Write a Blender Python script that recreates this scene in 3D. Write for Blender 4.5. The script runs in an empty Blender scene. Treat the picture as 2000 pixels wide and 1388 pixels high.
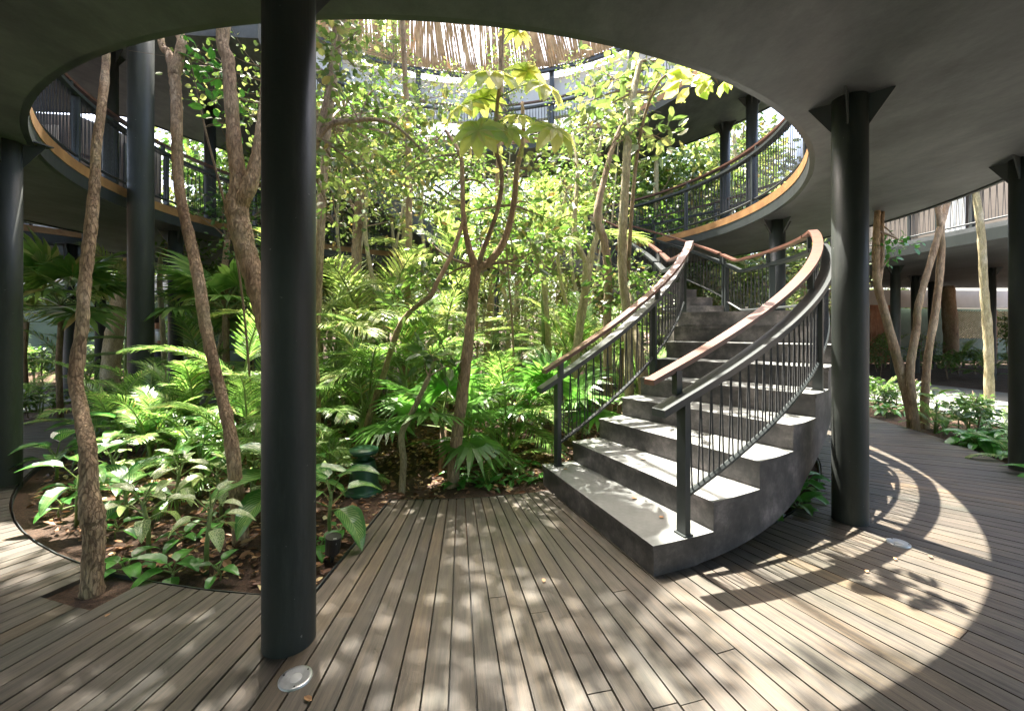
import bpy, math, random
import numpy as np
from mathutils import Vector
C = bpy.context.scene.collection
SC = bpy.context.scene
PI = math.pi
rad = math.radians

# ---------------------------------------------------------------- camera, sky, sun, exposure
EYE = 1.5
FPX = 850.0                                   # focal length in pixels of a 2000 px wide picture
cam_d = bpy.data.cameras.new('camera'); cam = bpy.data.objects.new('camera', cam_d); C.objects.link(cam)
cam.location = (0, 0, EYE); cam.rotation_euler = (rad(90), 0, 0)
cam_d.sensor_width = 36; cam_d.lens = FPX / 2000 * 36; cam_d.shift_y = -54 / 2000
cam_d.clip_start = 0.05; cam_d.clip_end = 500
SC.camera = cam
SUN = Vector((-0.17, 0.33, 1.0)).normalized()     # towards the sun
w = bpy.data.worlds.new('World'); SC.world = w; w.use_nodes = True
nt = w.node_tree
sky = nt.nodes.new('ShaderNodeTexSky'); sky.sky_type = 'NISHITA'; sky.sun_disc = False
sky.sun_elevation = math.asin(SUN.z); sky.sun_rotation = math.atan2(SUN.x, SUN.y) % (2*PI)
sky.dust_density = 6.0; sky.air_density = 1.0; sky.ozone_density = 0.4
nt.links.new(sky.outputs[0], nt.nodes['Background'].inputs[0])
nt.nodes['Background'].inputs[1].default_value = 0.15
sl = bpy.data.lights.new('sun', 'SUN'); sl.energy = 5.0; sl.angle = rad(0.53); sl.color = (1, 0.94, 0.85)
so = bpy.data.objects.new('sun', sl); C.objects.link(so); so.rotation_euler = (-SUN).to_track_quat('-Z', 'Y').to_euler()
SC.view_settings.view_transform = 'Standard'; SC.view_settings.look = 'None'
SC.view_settings.exposure = 2.88; SC.view_settings.gamma = 1.0
SC.cycles.max_bounces = 10; SC.cycles.diffuse_bounces = 5; SC.cycles.transmission_bounces = 6
SC.cycles.sample_clamp_indirect = 6

# ---------------------------------------------------------------- helpers
def P(px, py, z):
    """world point at distance z that a sight line of the survey passes"""
    return Vector(((px-1000)/FPX*z, z, EYE + (640-py)/FPX*z))
CX, CY = -0.9, 7.5                              # centre of the round court
def pol(r, deg, h=0.0):
    a = rad(deg); return Vector((CX + r*math.cos(a), CY + r*math.sin(a), h))

class MB:
    def __init__(s): s.v = []; s.f = []; s.uv = []; s.n = 0
    def add(s, verts, faces, uv=None):
        verts = np.asarray(verts, dtype=np.float64).reshape(-1, 3)
        for f in faces if isinstance(faces, (list, tuple)) and len(faces) and isinstance(faces[0], np.ndarray) else [None]:
            if f is not None: s.f.append(f + s.n)
        if not (isinstance(faces, (list, tuple)) and len(faces) and isinstance(faces[0], np.ndarray)):
            by = {}
            for f in faces: by.setdefault(len(f), []).append(f)
            for k, L in by.items(): s.f.append(np.array(L, dtype=np.int64) + s.n)
        s.v.append(verts)
        s.uv.append(np.zeros((len(verts), 2)) if uv is None else np.asarray(uv, dtype=np.float64))
        s.n += len(verts)
    def box(s, c, size, rz=0.0, ax=None):
        x, y, z = size[0]/2, size[1]/2, size[2]/2
        vs = np.array([(i*x, j*y, k*z) for i in (-1, 1) for j in (-1, 1) for k in (-1, 1)])
        if rz:
            c_, s_ = math.cos(rz), math.sin(rz)
            vs = vs @ np.array([[c_, s_, 0], [-s_, c_, 0], [0, 0, 1]])
        s.add(vs + np.array(c), [(0,1,3,2),(4,6,7,5),(0,4,5,1),(2,3,7,6),(0,2,6,4),(1,5,7,3)])
    def tube(s, pts, radii, n=8, cap=True, jag=0, seed=0):
        pts = [Vector(p) for p in pts]
        if not hasattr(radii, '__len__'): radii = [radii]*len(pts)
        rg = random.Random(seed)
        t0 = (pts[1]-pts[0]).normalized()
        u = t0.orthogonal().normalized(); vs = []; L = 0; uv = []
        for i, p in enumerate(pts):
            t = (pts[min(i+1, len(pts)-1)] - pts[max(i-1, 0)]).normalized()
            u = (u - t*u.dot(t)).normalized(); w_ = t.cross(u)
            if i: L += (p-pts[i-1]).length
            for k in range(n):
                a = 2*PI*k/n; r = radii[i]*(1 + (rg.uniform(-jag, jag) if jag else 0))
                q = p + (u*math.cos(a) + w_*math.sin(a))*r
                vs.append(q); uv.append((k/n, L))
        fs = []
        for i in range(len(pts)-1):
            for k in range(n):
                a, b = i*n+k, i*n+(k+1) % n
                fs.append((a, b, b+n, a+n))
        if cap and n > 2:
            fs.append(tuple(range(n-1, -1, -1))); m = (len(pts)-1)*n; fs.append(tuple(range(m, m+n)))
        s.add([tuple(q) for q in vs], fs, uv)
    def sweep(s, pts, sides, w, h, closed=False, tilt=None):
        """rectangular bar centred on pts; sides = horizontal unit vectors across"""
        vs = []; fs = []; n = len(pts)
        for p, sd in zip(pts, sides):
            up = Vector((0, 0, 1))
            for a, b in ((-1,-1), (1,-1), (1,1), (-1,1)): vs.append(tuple(Vector(p) + Vector(sd)*a*w/2 + up*b*h/2))
        m = n if closed else n-1
        for i in range(m):
            j = (i+1) % n
            for k in range(4):
                k2 = (k+1) % 4
                fs.append((i*4+k, i*4+k2, j*4+k2, j*4+k))
        if not closed:
            fs.append((3,2,1,0)); e = (n-1)*4; fs.append((e, e+1, e+2, e+3))
        s.add(vs, fs)
    def batch(s, T, F, pos, D, N, L, W, Hh=None, TUV=None):
        """many copies of a small template: T (k,3)=(along, across, up)"""
        T = np.asarray(T, float); k = len(T); n = len(pos)
        if n == 0: return
        D = D/np.linalg.norm(D, axis=1, keepdims=True)
        S = np.cross(N, D); S /= np.maximum(np.linalg.norm(S, axis=1, keepdims=True), 1e-6)
        U = np.cross(D, S)
        L = np.broadcast_to(L, (n,)); W = np.broadcast_to(W, (n,)); Hh = L if Hh is None else np.broadcast_to(Hh, (n,))
        V = (pos[:, None, :] + T[None, :, 0, None]*(L[:, None]*D)[:, None, :]
             + T[None, :, 1, None]*(W[:, None]*S)[:, None, :] + T[None, :, 2, None]*(Hh[:, None]*U)[:, None, :])
        uv = np.stack([T[:, 0], T[:, 1]+0.5], 1) if TUV is None else TUV
        fl = []
        by = {}
        for f in F: by.setdefault(len(f), []).append(f)
        off = (np.arange(n)*k)[:, None, None]
        for kk, LL in by.items(): fl.append((np.array(LL)[None, :, :] + off).reshape(-1, kk))
        s.add(V.reshape(-1, 3), fl, np.tile(uv, (n, 1)))
    def mesh(s, name, mat, smooth=False):
        me = bpy.data.meshes.new(name)
        if not s.v: return me
        V = np.concatenate(s.v); U = np.concatenate(s.uv)
        me.vertices.add(len(V)); me.vertices.foreach_set('co', V.astype(np.float32).ravel())
        sizes = np.concatenate([np.full(len(f), f.shape[1]) for f in s.f])
        loops = np.concatenate([f.ravel() for f in s.f]).astype(np.int32)
        me.loops.add(len(loops)); me.loops.foreach_set('vertex_index', loops)
        me.polygons.add(len(sizes))
        st = np.concatenate([[0], np.cumsum(sizes)[:-1]]).astype(np.int32)
        me.polygons.foreach_set('loop_start', st); me.polygons.foreach_set('loop_total', sizes.astype(np.int32))
        me.polygons.foreach_set('use_smooth', np.full(len(sizes), bool(smooth)))
        me.update(calc_edges=True)
        ul = me.uv_layers.new(name='UVMap'); ul.data.foreach_set('uv', U[loops].astype(np.float32).ravel())
        for m in (mat if isinstance(mat, (list, tuple)) else [mat]): me.materials.append(m)
        me.validate()
        return me
    def build(s, name, mat, parent=None, smooth=False, loc=None):
        o = bpy.data.objects.new(name, s.mesh(name, mat, smooth)); C.objects.link(o)
        if parent: o.parent = parent
        if loc is not None: o.location = loc
        return o

def tag(o, label=None, cat=None, group=None, kind=None):
    if label: o['label'] = label
    if cat: o['category'] = cat
    if group: o['group'] = group
    if kind: o['kind'] = kind
    return o
def thing(name, label, cat, loc=(0,0,0), rz=0.0, group=None):
    o = bpy.data.objects.new(name, None); C.objects.link(o); o.location = loc; o.rotation_euler = (0, 0, rz)
    o.empty_display_size = 0.2
    return tag(o, label, cat, group)
KIDS = {}
def dup(root, loc, rz=0.0, sc=1.0, label=None, group=None, tilt=(0, 0)):
    r = root.copy(); C.objects.link(r); r.location = loc; r.rotation_euler = (tilt[0], tilt[1], rz)
    r.scale = (sc, sc, sc) if not hasattr(sc, '__len__') else sc
    if label: r['label'] = label
    if group: r['group'] = group
    if root.name not in KIDS: KIDS[root.name] = [(c, list(c.children)) for c in root.children]
    for ch, gs in KIDS[root.name]:
        c = ch.copy(); C.objects.link(c); c.parent = r
        for g in gs:
            d = g.copy(); C.objects.link(d); d.parent = c
    return r

# ---------------------------------------------------------------- materials
def mat(name):
    m = bpy.data.materials.new(name); m.use_nodes = True
    t = m.node_tree; return m, t, t.nodes['Principled BSDF']
def node(t, k, **kw):
    n = t.nodes.new(k)
    for a, b in kw.items():
        if a in n.inputs.keys(): n.inputs[a].default_value = b
        else: setattr(n, a, b)
    return n
def ramp(t, src, stops):
    r = t.nodes.new('ShaderNodeValToRGB'); e = r.color_ramp.elements
    e[0].position, e[0].color = stops[0][0], (*stops[0][1], 1)
    e[1].position, e[1].color = stops[-1][0], (*stops[-1][1], 1)
    for p_, c_ in stops[1:-1]:
        q = e.new(p_); q.color = (*c_, 1)
    t.links.new(src, r.inputs[0]); return r
def noise(t, scale, detail=4, rough=0.6, vec=None, coord='Object', stretch=None):
    n = node(t, 'ShaderNodeTexNoise', Scale=scale, Detail=detail, Roughness=rough)
    if vec is None:
        tc = t.nodes.new('ShaderNodeTexCoord'); vec = tc.outputs[coord]
    if stretch:
        mp = t.nodes.new('ShaderNodeMapping'); mp.inputs['Scale'].default_value = stretch
        t.links.new(vec, mp.inputs[0]); vec = mp.outputs[0]
    t.links.new(vec, n.inputs['Vector']); return n
def bump(t, bs, src, strength=0.3, dist=0.01):
    b = node(t, 'ShaderNodeBump', Strength=strength, Distance=dist)
    t.links.new(src, b.inputs['Height']); t.links.new(b.outputs[0], bs.inputs['Normal']); return b
def mixc(t, a, b, fac, mode='MIX'):
    m = t.nodes.new('ShaderNodeMix'); m.data_type = 'RGBA'; m.blend_type = mode
    for inp, v in ((6, a), (7, b), (0, fac)):
        if hasattr(v, 'is_linked') or hasattr(v, 'links'): t.links.new(v, m.inputs[inp])
        elif inp == 0: m.inputs[0].default_value = v
        else: m.inputs[inp].default_value = (*v, 1)
    return m.outputs[2]

def simple(name, c1, c2, scale=6, rough=0.6, bs_=0.15, bd=0.004, bscale=60, metal=0, stretch=None, r2=None, spec=0.5):
    m, t, b = mat(name)
    n = noise(t, scale, 6, 0.65, stretch=stretch)
    r = ramp(t, n.outputs[0], [(0.3, c1), (0.7, c2)])
    t.links.new(r.outputs[0], b.inputs['Base Color'])
    n2 = noise(t, bscale, 4, 0.6, stretch=stretch)
    bump(t, b, n2.outputs[0], bs_, bd)
    b.inputs['Metallic'].default_value = metal; b.inputs['Specular IOR Level'].default_value = spec
    rr = ramp(t, n.outputs[0], [(0.3, (rough,)*3), (0.75, ((r2 or rough*0.8),)*3)]); t.links.new(rr.outputs[0], b.inputs['Roughness'])
    return m
M_steel = simple('steel_paint', (0.026,0.031,0.031), (0.042,0.049,0.048), 3, 0.42, 0.12, 0.003, 90, stretch=(1,1,0.4))
def column_paint():
    m, t, b = mat('column_paint')
    n = noise(t, 2.2, 7, 0.7, stretch=(1,1,.35)); n2 = noise(t, 9, 7, 0.75, stretch=(1,1,.12)); n3 = noise(t, 38, 3, 0.5)
    r = ramp(t, n.outputs[0], [(0.3, (0.020,0.024,0.022)), (0.7, (0.040,0.045,0.041))])
    r2 = ramp(t, n2.outputs[0], [(0.52, (0,0,0)), (0.75, (.35,.35,.35))])
    r3 = ramp(t, n3.outputs[0], [(0.735, (0,0,0)), (0.76, (.55,.55,.55))])
    cc = mixc(t, r.outputs[0], (0.11,0.115,0.10), r2.outputs[0]); cc = mixc(t, cc, (0.3,0.3,0.28), r3.outputs[0])
    t.links.new(cc, b.inputs['Base Color'])
    rr = ramp(t, n2.outputs[0], [(0.35, (0.38,)*3), (0.7, (0.62,)*3)]); t.links.new(rr.outputs[0], b.inputs['Roughness'])
    bump(t, b, n3.outputs[0], 0.2, 0.003); b.inputs['Specular IOR Level'].default_value = .35
    return m
M_column = column_paint()
M_rope = simple('rope', (0.02,0.02,0.022), (0.05,0.05,0.05), 30, 0.85, 0.3, 0.002, 300)
M_railwood = simple('rail_wood', (0.075,0.034,0.024), (0.145,0.07,0.048), 5, 0.42, 0.15, 0.002, 80, r2=0.3)
M_trimwood = simple('trim_wood', (0.20,0.10,0.04), (0.36,0.20,0.08), 4, 0.5, 0.15, 0.002, 60)
M_zinc = simple('zinc', (0.35,0.37,0.37), (0.5,0.52,0.52), 20, 0.4, 0.1, 0.002, 90, metal=0.7)
M_white = simple('white_render', (0.42,0.43,0.41), (0.52,0.52,0.5), 2, 0.8, 0.1, 0.003, 40)
M_greenwall = simple('green_wall', (0.06,0.10,0.075), (0.10,0.15,0.11), 1.2, 0.8, 0.1, 0.003, 40)
M_path = simple('path_concrete', (0.17,0.175,0.16), (0.27,0.27,0.25), 1.5, 0.75, 0.1, 0.003, 60)
M_bin = simple('green_plastic', (0.012,0.065,0.028), (0.018,0.085,0.038), 3, 0.38, 0.05, 0.002, 60)
M_black = simple('black_plastic', (0.012,0.012,0.012), (0.03,0.03,0.03), 10, 0.4)
M_cane = simple('cane', (0.26,0.15,0.07), (0.66,0.48,0.28), 3, 0.7, 0.2, 0.003, 50)
M_bamboo = simple('bamboo', (0.45,0.36,0.2), (0.7,0.6,0.4), 5, 0.6)
M_slat = simple('slat_wood', (0.25,0.09,0.03), (0.4,0.17,0.07), 5, 0.6)
M_skin = simple('skin', (0.42,0.2,0.12), (0.48,0.24,0.15), 5, 0.5)
M_hair = simple('hair', (0.02,0.015,0.01), (0.04,0.03,0.02), 20, 0.5)
M_cloth_y = simple('yellow_cloth', (0.55,0.5,0.2), (0.65,0.6,0.28), 8, 0.9)
M_cloth_w = simple('white_cloth', (0.7,0.7,0.7), (0.8,0.8,0.8), 8, 0.9)
M_cloth_d = simple('dark_cloth', (0.03,0.03,0.04), (0.05,0.05,0.07), 8, 0.9)
M_lampw = simple('white_metal', (0.75,0.8,0.82), (0.8,0.85,0.86), 8, 0.5)

def concrete_dark():
    m, t, b = mat('painted_slab')
    n = noise(t, 0.7, 8, 0.7); n2 = noise(t, 1.6, 9, 0.75, stretch=(1,0.5,1))
    r = ramp(t, n.outputs[0], [(0.3, (0.044,0.050,0.052)), (0.7, (0.084,0.092,0.096))])
    r2 = ramp(t, n2.outputs[0], [(0.30, (0.38,0.38,0.38)), (0.46, (0.9,.9,.9)), (0.66, (1.7,1.66,1.6))])
    t.links.new(mixc(t, r.outputs[0], r2.outputs[0], 0.85, 'MULTIPLY'), b.inputs['Base Color'])
    n3 = noise(t, 7, 5, 0.6); bump(t, b, n3.outputs[0], 0.35, 0.012)
    b.inputs['Roughness'].default_value = 0.55
    return m
M_slab = concrete_dark()
def concrete_stair():
    m, t, b = mat('stair_concrete')
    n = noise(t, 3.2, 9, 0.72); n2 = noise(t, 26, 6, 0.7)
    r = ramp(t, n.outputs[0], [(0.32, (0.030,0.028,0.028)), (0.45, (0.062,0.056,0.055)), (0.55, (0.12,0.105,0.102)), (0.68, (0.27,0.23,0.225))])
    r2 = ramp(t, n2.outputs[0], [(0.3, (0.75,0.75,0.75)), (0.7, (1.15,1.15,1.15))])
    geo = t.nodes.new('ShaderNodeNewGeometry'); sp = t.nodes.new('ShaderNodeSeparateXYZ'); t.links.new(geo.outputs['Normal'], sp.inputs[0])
    up = ramp(t, sp.outputs[2], [(0.5, (0,0,0)), (0.8, (1,1,1))])  # upward faces coloured paler, sunlight on the treads put into the colour
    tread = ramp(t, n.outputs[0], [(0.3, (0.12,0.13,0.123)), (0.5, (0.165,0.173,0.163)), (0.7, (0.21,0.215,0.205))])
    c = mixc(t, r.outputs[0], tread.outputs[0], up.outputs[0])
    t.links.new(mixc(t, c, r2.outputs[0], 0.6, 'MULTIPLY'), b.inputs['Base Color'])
    bump(t, b, n2.outputs[0], 0.25, 0.004); b.inputs['Roughness'].default_value = 0.5
    return m
M_stair = concrete_stair()
def deck_wood():
    m, t, b = mat('deck_boards')
    uv = t.nodes.new('ShaderNodeUVMap')
    geo = t.nodes.new('ShaderNodeNewGeometry')
    mp = t.nodes.new('ShaderNodeMapping'); mp.inputs['Scale'].default_value = (1.0, 14.0, 1.0)
    add = t.nodes.new('ShaderNodeVectorMath'); add.operation = 'ADD'
    sc_ = t.nodes.new('ShaderNodeVectorMath'); sc_.operation = 'SCALE'; sc_.inputs[3].default_value = 37.0
    cmb = t.nodes.new('ShaderNodeCombineXYZ'); t.links.new(geo.outputs['Random Per Island'], cmb.inputs[0]); t.links.new(geo.outputs['Random Per Island'], cmb.inputs[2])
    t.links.new(cmb.outputs[0], sc_.inputs[0]); t.links.new(uv.outputs[0], mp.inputs[0])
    t.links.new(mp.outputs[0], add.inputs[0]); t.links.new(sc_.outputs[0], add.inputs[1])
    g = noise(t, 2.4, 9, 0.72, vec=add.outputs[0])
    f = noise(t, 12, 6, 0.7, vec=add.outputs[0])
    base = ramp(t, geo.outputs['Random Per Island'], [(0.0, (0.056,0.047,0.037)), (0.3, (0.073,0.064,0.051)), (0.6, (0.076,0.063,0.048)), (0.8, (0.064,0.060,0.049)), (0.95, (0.086,0.069,0.049)), (1.0, (0.104,0.079,0.051))])
    gr = ramp(t, g.outputs[0], [(0.30, (0.34,0.34,0.34)), (0.48, (0.95,0.94,0.92)), (0.70, (1.7,1.56,1.36))])
    c = mixc(t, base.outputs[0], gr.outputs[0], 0.85, 'MULTIPLY')
    fr = ramp(t, f.outputs[0], [(0.35, (0.72,0.72,0.72)), (0.65, (1.15,1.15,1.15))])
    c = mixc(t, c, fr.outputs[0], 0.7, 'MULTIPLY')
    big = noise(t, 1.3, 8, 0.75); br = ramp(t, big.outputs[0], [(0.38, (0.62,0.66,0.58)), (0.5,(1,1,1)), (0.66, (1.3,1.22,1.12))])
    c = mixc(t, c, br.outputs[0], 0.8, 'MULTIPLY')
    t.links.new(c, b.inputs['Base Color'])
    rr = ramp(t, g.outputs[0], [(0.3, (0.62,)*3), (0.7, (0.42,)*3)]); t.links.new(rr.outputs[0], b.inputs['Roughness'])
    bump(t, b, f.outputs[0], 0.25, 0.003)
    return m
M_deck = deck_wood()
def bark(name, c1, c2, c3, sc=6.0, vert=0.35):
    m, t, b = mat(name)
    n = noise(t, sc*.6, 9, 0.7, stretch=(1,1,vert)); n2 = noise(t, sc*5, 7, 0.75, stretch=(1,1,vert*.7)); big = noise(t, 2.0, 5, .6)
    tc = t.nodes.new('ShaderNodeTexCoord'); mp = t.nodes.new('ShaderNodeMapping'); mp.inputs['Scale'].default_value = (sc*7, sc*7, sc*1.3)
    ad = t.nodes.new('ShaderNodeVectorMath'); ad.operation = 'ADD'; t.links.new(tc.outputs['Object'], mp.inputs[0])
    sc2 = t.nodes.new('ShaderNodeVectorMath'); sc2.operation = 'SCALE'; sc2.inputs[3].default_value = 2.2; t.links.new(n2.outputs['Color'], sc2.inputs[0])
    t.links.new(mp.outputs[0], ad.inputs[0]); t.links.new(sc2.outputs[0], ad.inputs[1])
    v = t.nodes.new('ShaderNodeTexVoronoi'); v.feature = 'DISTANCE_TO_EDGE'; v.inputs['Scale'].default_value = 1.0; t.links.new(ad.outputs[0], v.inputs['Vector'])
    r = ramp(t, n.outputs[0], [(0.33, c1), (0.5, c2), (0.68, c3)])
    r2 = ramp(t, n2.outputs[0], [(0.34, (0.5,)*3), (0.62, (1.2,)*3)]); rc = ramp(t, v.outputs['Distance'], [(0.0, (0.55,)*3), (0.10, (1,1,1))])
    cc = mixc(t, r.outputs[0], r2.outputs[0], 0.8, 'MULTIPLY'); cc = mixc(t, cc, rc.outputs[0], 0.8, 'MULTIPLY')
    ms = ramp(t, big.outputs[0], [(0.52, (0,0,0)), (0.68, (.45,.45,.45))]); cc = mixc(t, cc, (0.22,0.22,0.09), ms.outputs[0])
    t.links.new(cc, b.inputs['Base Color'])
    b1 = bump(t, b, n2.outputs[0], 0.8, 0.012); b2 = node(t, 'ShaderNodeBump', Strength=1.0, Distance=0.012); t.links.new(rc.outputs[0], b2.inputs['Height']); t.links.new(b1.outputs[0], b2.inputs['Normal']); t.links.new(b2.outputs[0], b.inputs['Normal'])
    b.inputs['Roughness'].default_value = 0.85
    return m
M_bark = bark('rough_bark', (0.30,0.18,0.10), (0.50,0.34,0.20), (0.66,0.50,0.33), 8)
M_bark2 = bark('brown_bark', (0.22,0.14,0.09), (0.42,0.29,0.18), (0.55,0.43,0.3), 10)
M_barkg = bark('pale_bark', (0.32,0.27,0.13), (0.52,0.44,0.25), (0.68,0.60,0.42), 10)
M_twig = simple('twig', (0.14,0.09,0.05), (0.28,0.2,0.13), 8, 0.8)
M_stemg = simple('green_stem', (0.10,0.17,0.04), (0.2,0.26,0.08), 12, 0.5)

def leafmat(name, stops, trans=0.4, rough=0.4, tcol=(1.2,1.3,0.95), vein=None, spec=0.5):
    m, t, b = mat(name)
    geo = t.nodes.new('ShaderNodeNewGeometry')
    r = ramp(t, geo.outputs['Random Per Island'], stops)
    col = r.outputs[0]
    if vein == 'mottle':
        uv = t.nodes.new('ShaderNodeUVMap'); n = noise(t, 14, 5, 0.7, vec=uv.outputs[0])
        rr = ramp(t, n.outputs[0], [(0.42, (0,0,0)), (0.55, (1,1,1))])
        col = mixc(t, col, (0.55,0.62,0.35), rr.outputs[0])
    if vein == 'stripe':          # pale midrib band with feathered side veins
        uv = t.nodes.new('ShaderNodeUVMap'); sp = t.nodes.new('ShaderNodeSeparateXYZ'); t.links.new(uv.outputs[0], sp.inputs[0])
        def mth(op, a, b2=None):
            q = t.nodes.new('ShaderNodeMath'); q.operation = op
            for i, v in enumerate((a, b2)):
                if v is None: continue
                if isinstance(v, (int, float)): q.inputs[i].default_value = v
                else: t.links.new(v, q.inputs[i])
            return q.outputs[0]
        d = mth('ABSOLUTE', mth('SUBTRACT', sp.outputs[1], 0.5))
        ph = mth('SINE', mth('MULTIPLY', mth('SUBTRACT', sp.outputs[0], mth('MULTIPLY', d, 0.9)), 75.0))
        wv = mth('MULTIPLY', mth('GREATER_THAN', ph, 0.15), mth('LESS_THAN', d, 0.36))
        mid = mth('LESS_THAN', d, 0.03)
        k = mth('MULTIPLY', mth('MAXIMUM', wv, mid), 0.75)
        col = mixc(t, col, (0.33,0.48,0.17), k)
    n = noise(t, 5, 3, 0.6); br = ramp(t, n.outputs[0], [(0.3, (0.75,0.8,0.7)), (0.7, (1.2,1.15,1.1))])
    col = mixc(t, col, br.outputs[0], 0.8, 'MULTIPLY')
    t.links.new(col, b.inputs['Base Color']); b.inputs['Roughness'].default_value = rough
    b.inputs['Specular IOR Level'].default_value = spec*1.5
    tr = t.nodes.new('ShaderNodeBsdfTranslucent')
    t.links.new(mixc(t, col, tcol, 1.0, 'MULTIPLY'), tr.inputs[0])
    mx = t.nodes.new('ShaderNodeMixShader'); mx.inputs[0].default_value = trans
    t.links.new(b.outputs[0], mx.inputs[1]); t.links.new(tr.outputs[0], mx.inputs[2])
    t.links.new(mx.outputs[0], t.nodes['Material Output'].inputs[0])
    return m
G = lambda a, b, c: (a, b, c)
M_leafA = leafmat('leaf_yellowgreen', [(0, G(0.073,0.122,0.034)), (0.4, G(0.132,0.186,0.056)), (0.75, G(0.198,0.237,0.087)), (0.94, G(0.297,0.282,0.112)), (1, G(0.277,0.186,0.074))], 0.45, 0.35)
M_leafB = leafmat('leaf_midgreen', [(0, G(0.045,0.102,0.022)), (0.5, G(0.090,0.175,0.035)), (1, G(0.171,0.259,0.062))], 0.42, 0.35)
M_leafD = leafmat('leaf_dark', [(0, G(0.037,0.094,0.025)), (0.6, G(0.075,0.163,0.037)), (1, G(0.138,0.237,0.062))], 0.35, 0.3)
M_palm = leafmat('palm_leaf', [(0, G(0.103,0.216,0.051)), (0.5, G(0.189,0.342,0.085)), (0.86, G(0.310,0.450,0.136)), (0.97, G(0.464,0.495,0.204)), (1, G(0.430,0.306,0.128))], 0.48, 0.3)
M_palmy = leafmat('palm_leaf_yellow', [(0, G(0.172,0.264,0.068)), (0.55, G(0.281,0.368,0.112)), (0.93, G(0.406,0.432,0.165)), (1, G(0.359,0.264,0.120))], 0.45, 0.35)
M_fan = leafmat('fan_leaf', [(0, G(0.08,0.22,0.04)), (1, G(0.16,0.34,0.07))], 0.42, 0.3)
M_big = leafmat('big_leaf', [(0, G(0.272,0.391,0.104)), (0.5, G(0.391,0.451,0.144)), (1, G(0.493,0.451,0.208))], 0.6, 0.45, (1.25,1.25,0.8))
M_dief = leafmat('broad_leaf_striped', [(0, G(0.03,0.13,0.035)), (0.6, G(0.05,0.18,0.05)), (1, G(0.10,0.26,0.06))], 0.3, 0.28, vein='stripe')
M_cala = leafmat('broad_leaf_mottled', [(0, G(0.07,0.19,0.05)), (0.6, G(0.12,0.26,0.07)), (1, G(0.25,0.36,0.14))], 0.35, 0.35, vein='mottle')
M_sprout = leafmat('sprout_leaf', [(0, G(0.06,0.22,0.04)), (1, G(0.11,0.32,0.06))], 0.35, 0.3)
M_litter = leafmat('dry_leaf', [(0, G(0.105,0.053,0.030)), (0.35, G(0.240,0.120,0.068)), (0.7, G(0.420,0.240,0.120)), (0.9, G(0.630,0.450,0.240)), (1, G(0.700,0.630,0.375))], 0.1, 0.6, (1,0.8,0.6), spec=0.3)
def soil():
    m, t, b = mat('mulch')
    n = noise(t, 3, 8, 0.75); n2 = noise(t, 45, 8, 0.8)
    r = ramp(t, n.outputs[0], [(0.3, (0.05,0.030,0.019)), (0.7, (0.12,0.075,0.046))])
    r2 = ramp(t, n2.outputs[0], [(0.35, (0.3,)*3), (0.65, (1.7,1.6,1.5))])
    t.links.new(mixc(t, r.outputs[0], r2.outputs[0], 0.9, 'MULTIPLY'), b.inputs['Base Color'])
    bump(t, b, n2.outputs[0], 1.0, 0.03); b.inputs['Roughness'].default_value = 0.95
    return m
M_soil = soil()

# ---------------------------------------------------------------- ground, deck, paths
g = MB(); N_ = 90
rs = [0, 2, 3.5, 5.0, 6.9, 9, 13, 20, 40, 90, 160]
rg = random.Random(4)
vs = [(CX, CY, 0.0)]
for r in rs[1:]:
    for k in range(N_):
        p = pol(r, 360*k/N_); h = -0.05 + (rg.uniform(-.02, .05) if r < 4.9 else 0)
        vs.append((p.x, p.y, h))
fs = [(0, 1+k, 1+(k+1) % N_) for k in range(N_)]
for i in range(len(rs)-2):
    for k in range(N_):
        a, b2 = 1+i*N_+k, 1+i*N_+(k+1) % N_; fs.append((a, a+N_, b2+N_, b2))
g.add(vs, fs); tag(g.build('ground', M_soil, smooth=True), kind='structure')

R_IN, R_OUT = 5.08, 6.9
def deck_in(deg): return 3.70 if -92.4 <= deg <= -69.5 else R_IN
def deck_out(deg): return 15.0 if (deg < -36 and deg > -158) else R_OUT
d = MB(); rg = random.Random(11)
step = 360/327; gap = 0.0085
deg = -92.4; k = 0
hole = (pol(0,0).x, 0)
TB = Vector((-2.42, 2.52, 0))
while deg < 360-92.4-step*0.4:
    dd = deg if deg <= 180 else deg-360
    mid = dd + step/2
    r0, r1 = deck_in(mid), deck_out(mid)
    cuts = [r0]; r = r0 + rg.uniform(1.0, 7.0)
    while r < r1-0.5: cuts.append(r); r += rg.uniform(4.0, 6.0)
    cuts.append(r1)
    for a, b2 in zip(cuts[:-1], cuts[1:]):
        segs = [(a, b2)]
        # square cut-out round the left trunk
        out = []
        for (ra, rb) in segs:
            m = pol(1, mid) - pol(0, 0); 
            da = (TB - pol(0, 0)).dot(m); perp = abs((TB - pol(0, 0)).cross(m).z)
            if perp < 0.20 and ra < da+0.15 and rb > da-0.15:
                if da-0.15 > ra+0.02: out.append((ra, da-0.15))
                if rb > da+0.15: out.append((da+0.15, rb))
            else: out.append((ra, rb))
        for ra, rb in out:
            z = rg.uniform(-0.0015, 0.0015)
            def q(r, s, h):
                g2 = math.degrees(gap/2/r)
                return tuple(pol(r, dd + (g2 if s < 0 else step-g2), h))
            ga = 0.002
            v = [q(ra+ga,-1,z), q(rb-ga,-1,z), q(rb-ga,1,z), q(ra+ga,1,z), q(ra+ga,-1,z-.028), q(rb-ga,-1,z-.028), q(rb-ga,1,z-.028), q(ra+ga,1,z-.028)]
            w1, w2 = ra*rad(step), rb*rad(step)
            uv = [(ra,0), (rb,0), (rb,w2), (ra,w1)]*2
            d.add(v, [(3,2,1,0), (0,1,5,4), (1,2,6,5), (2,3,7,6), (3,0,4,7)], uv)
    deg += step; k += 1
tag(d.build('deck', M_deck), kind='structure')
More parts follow.
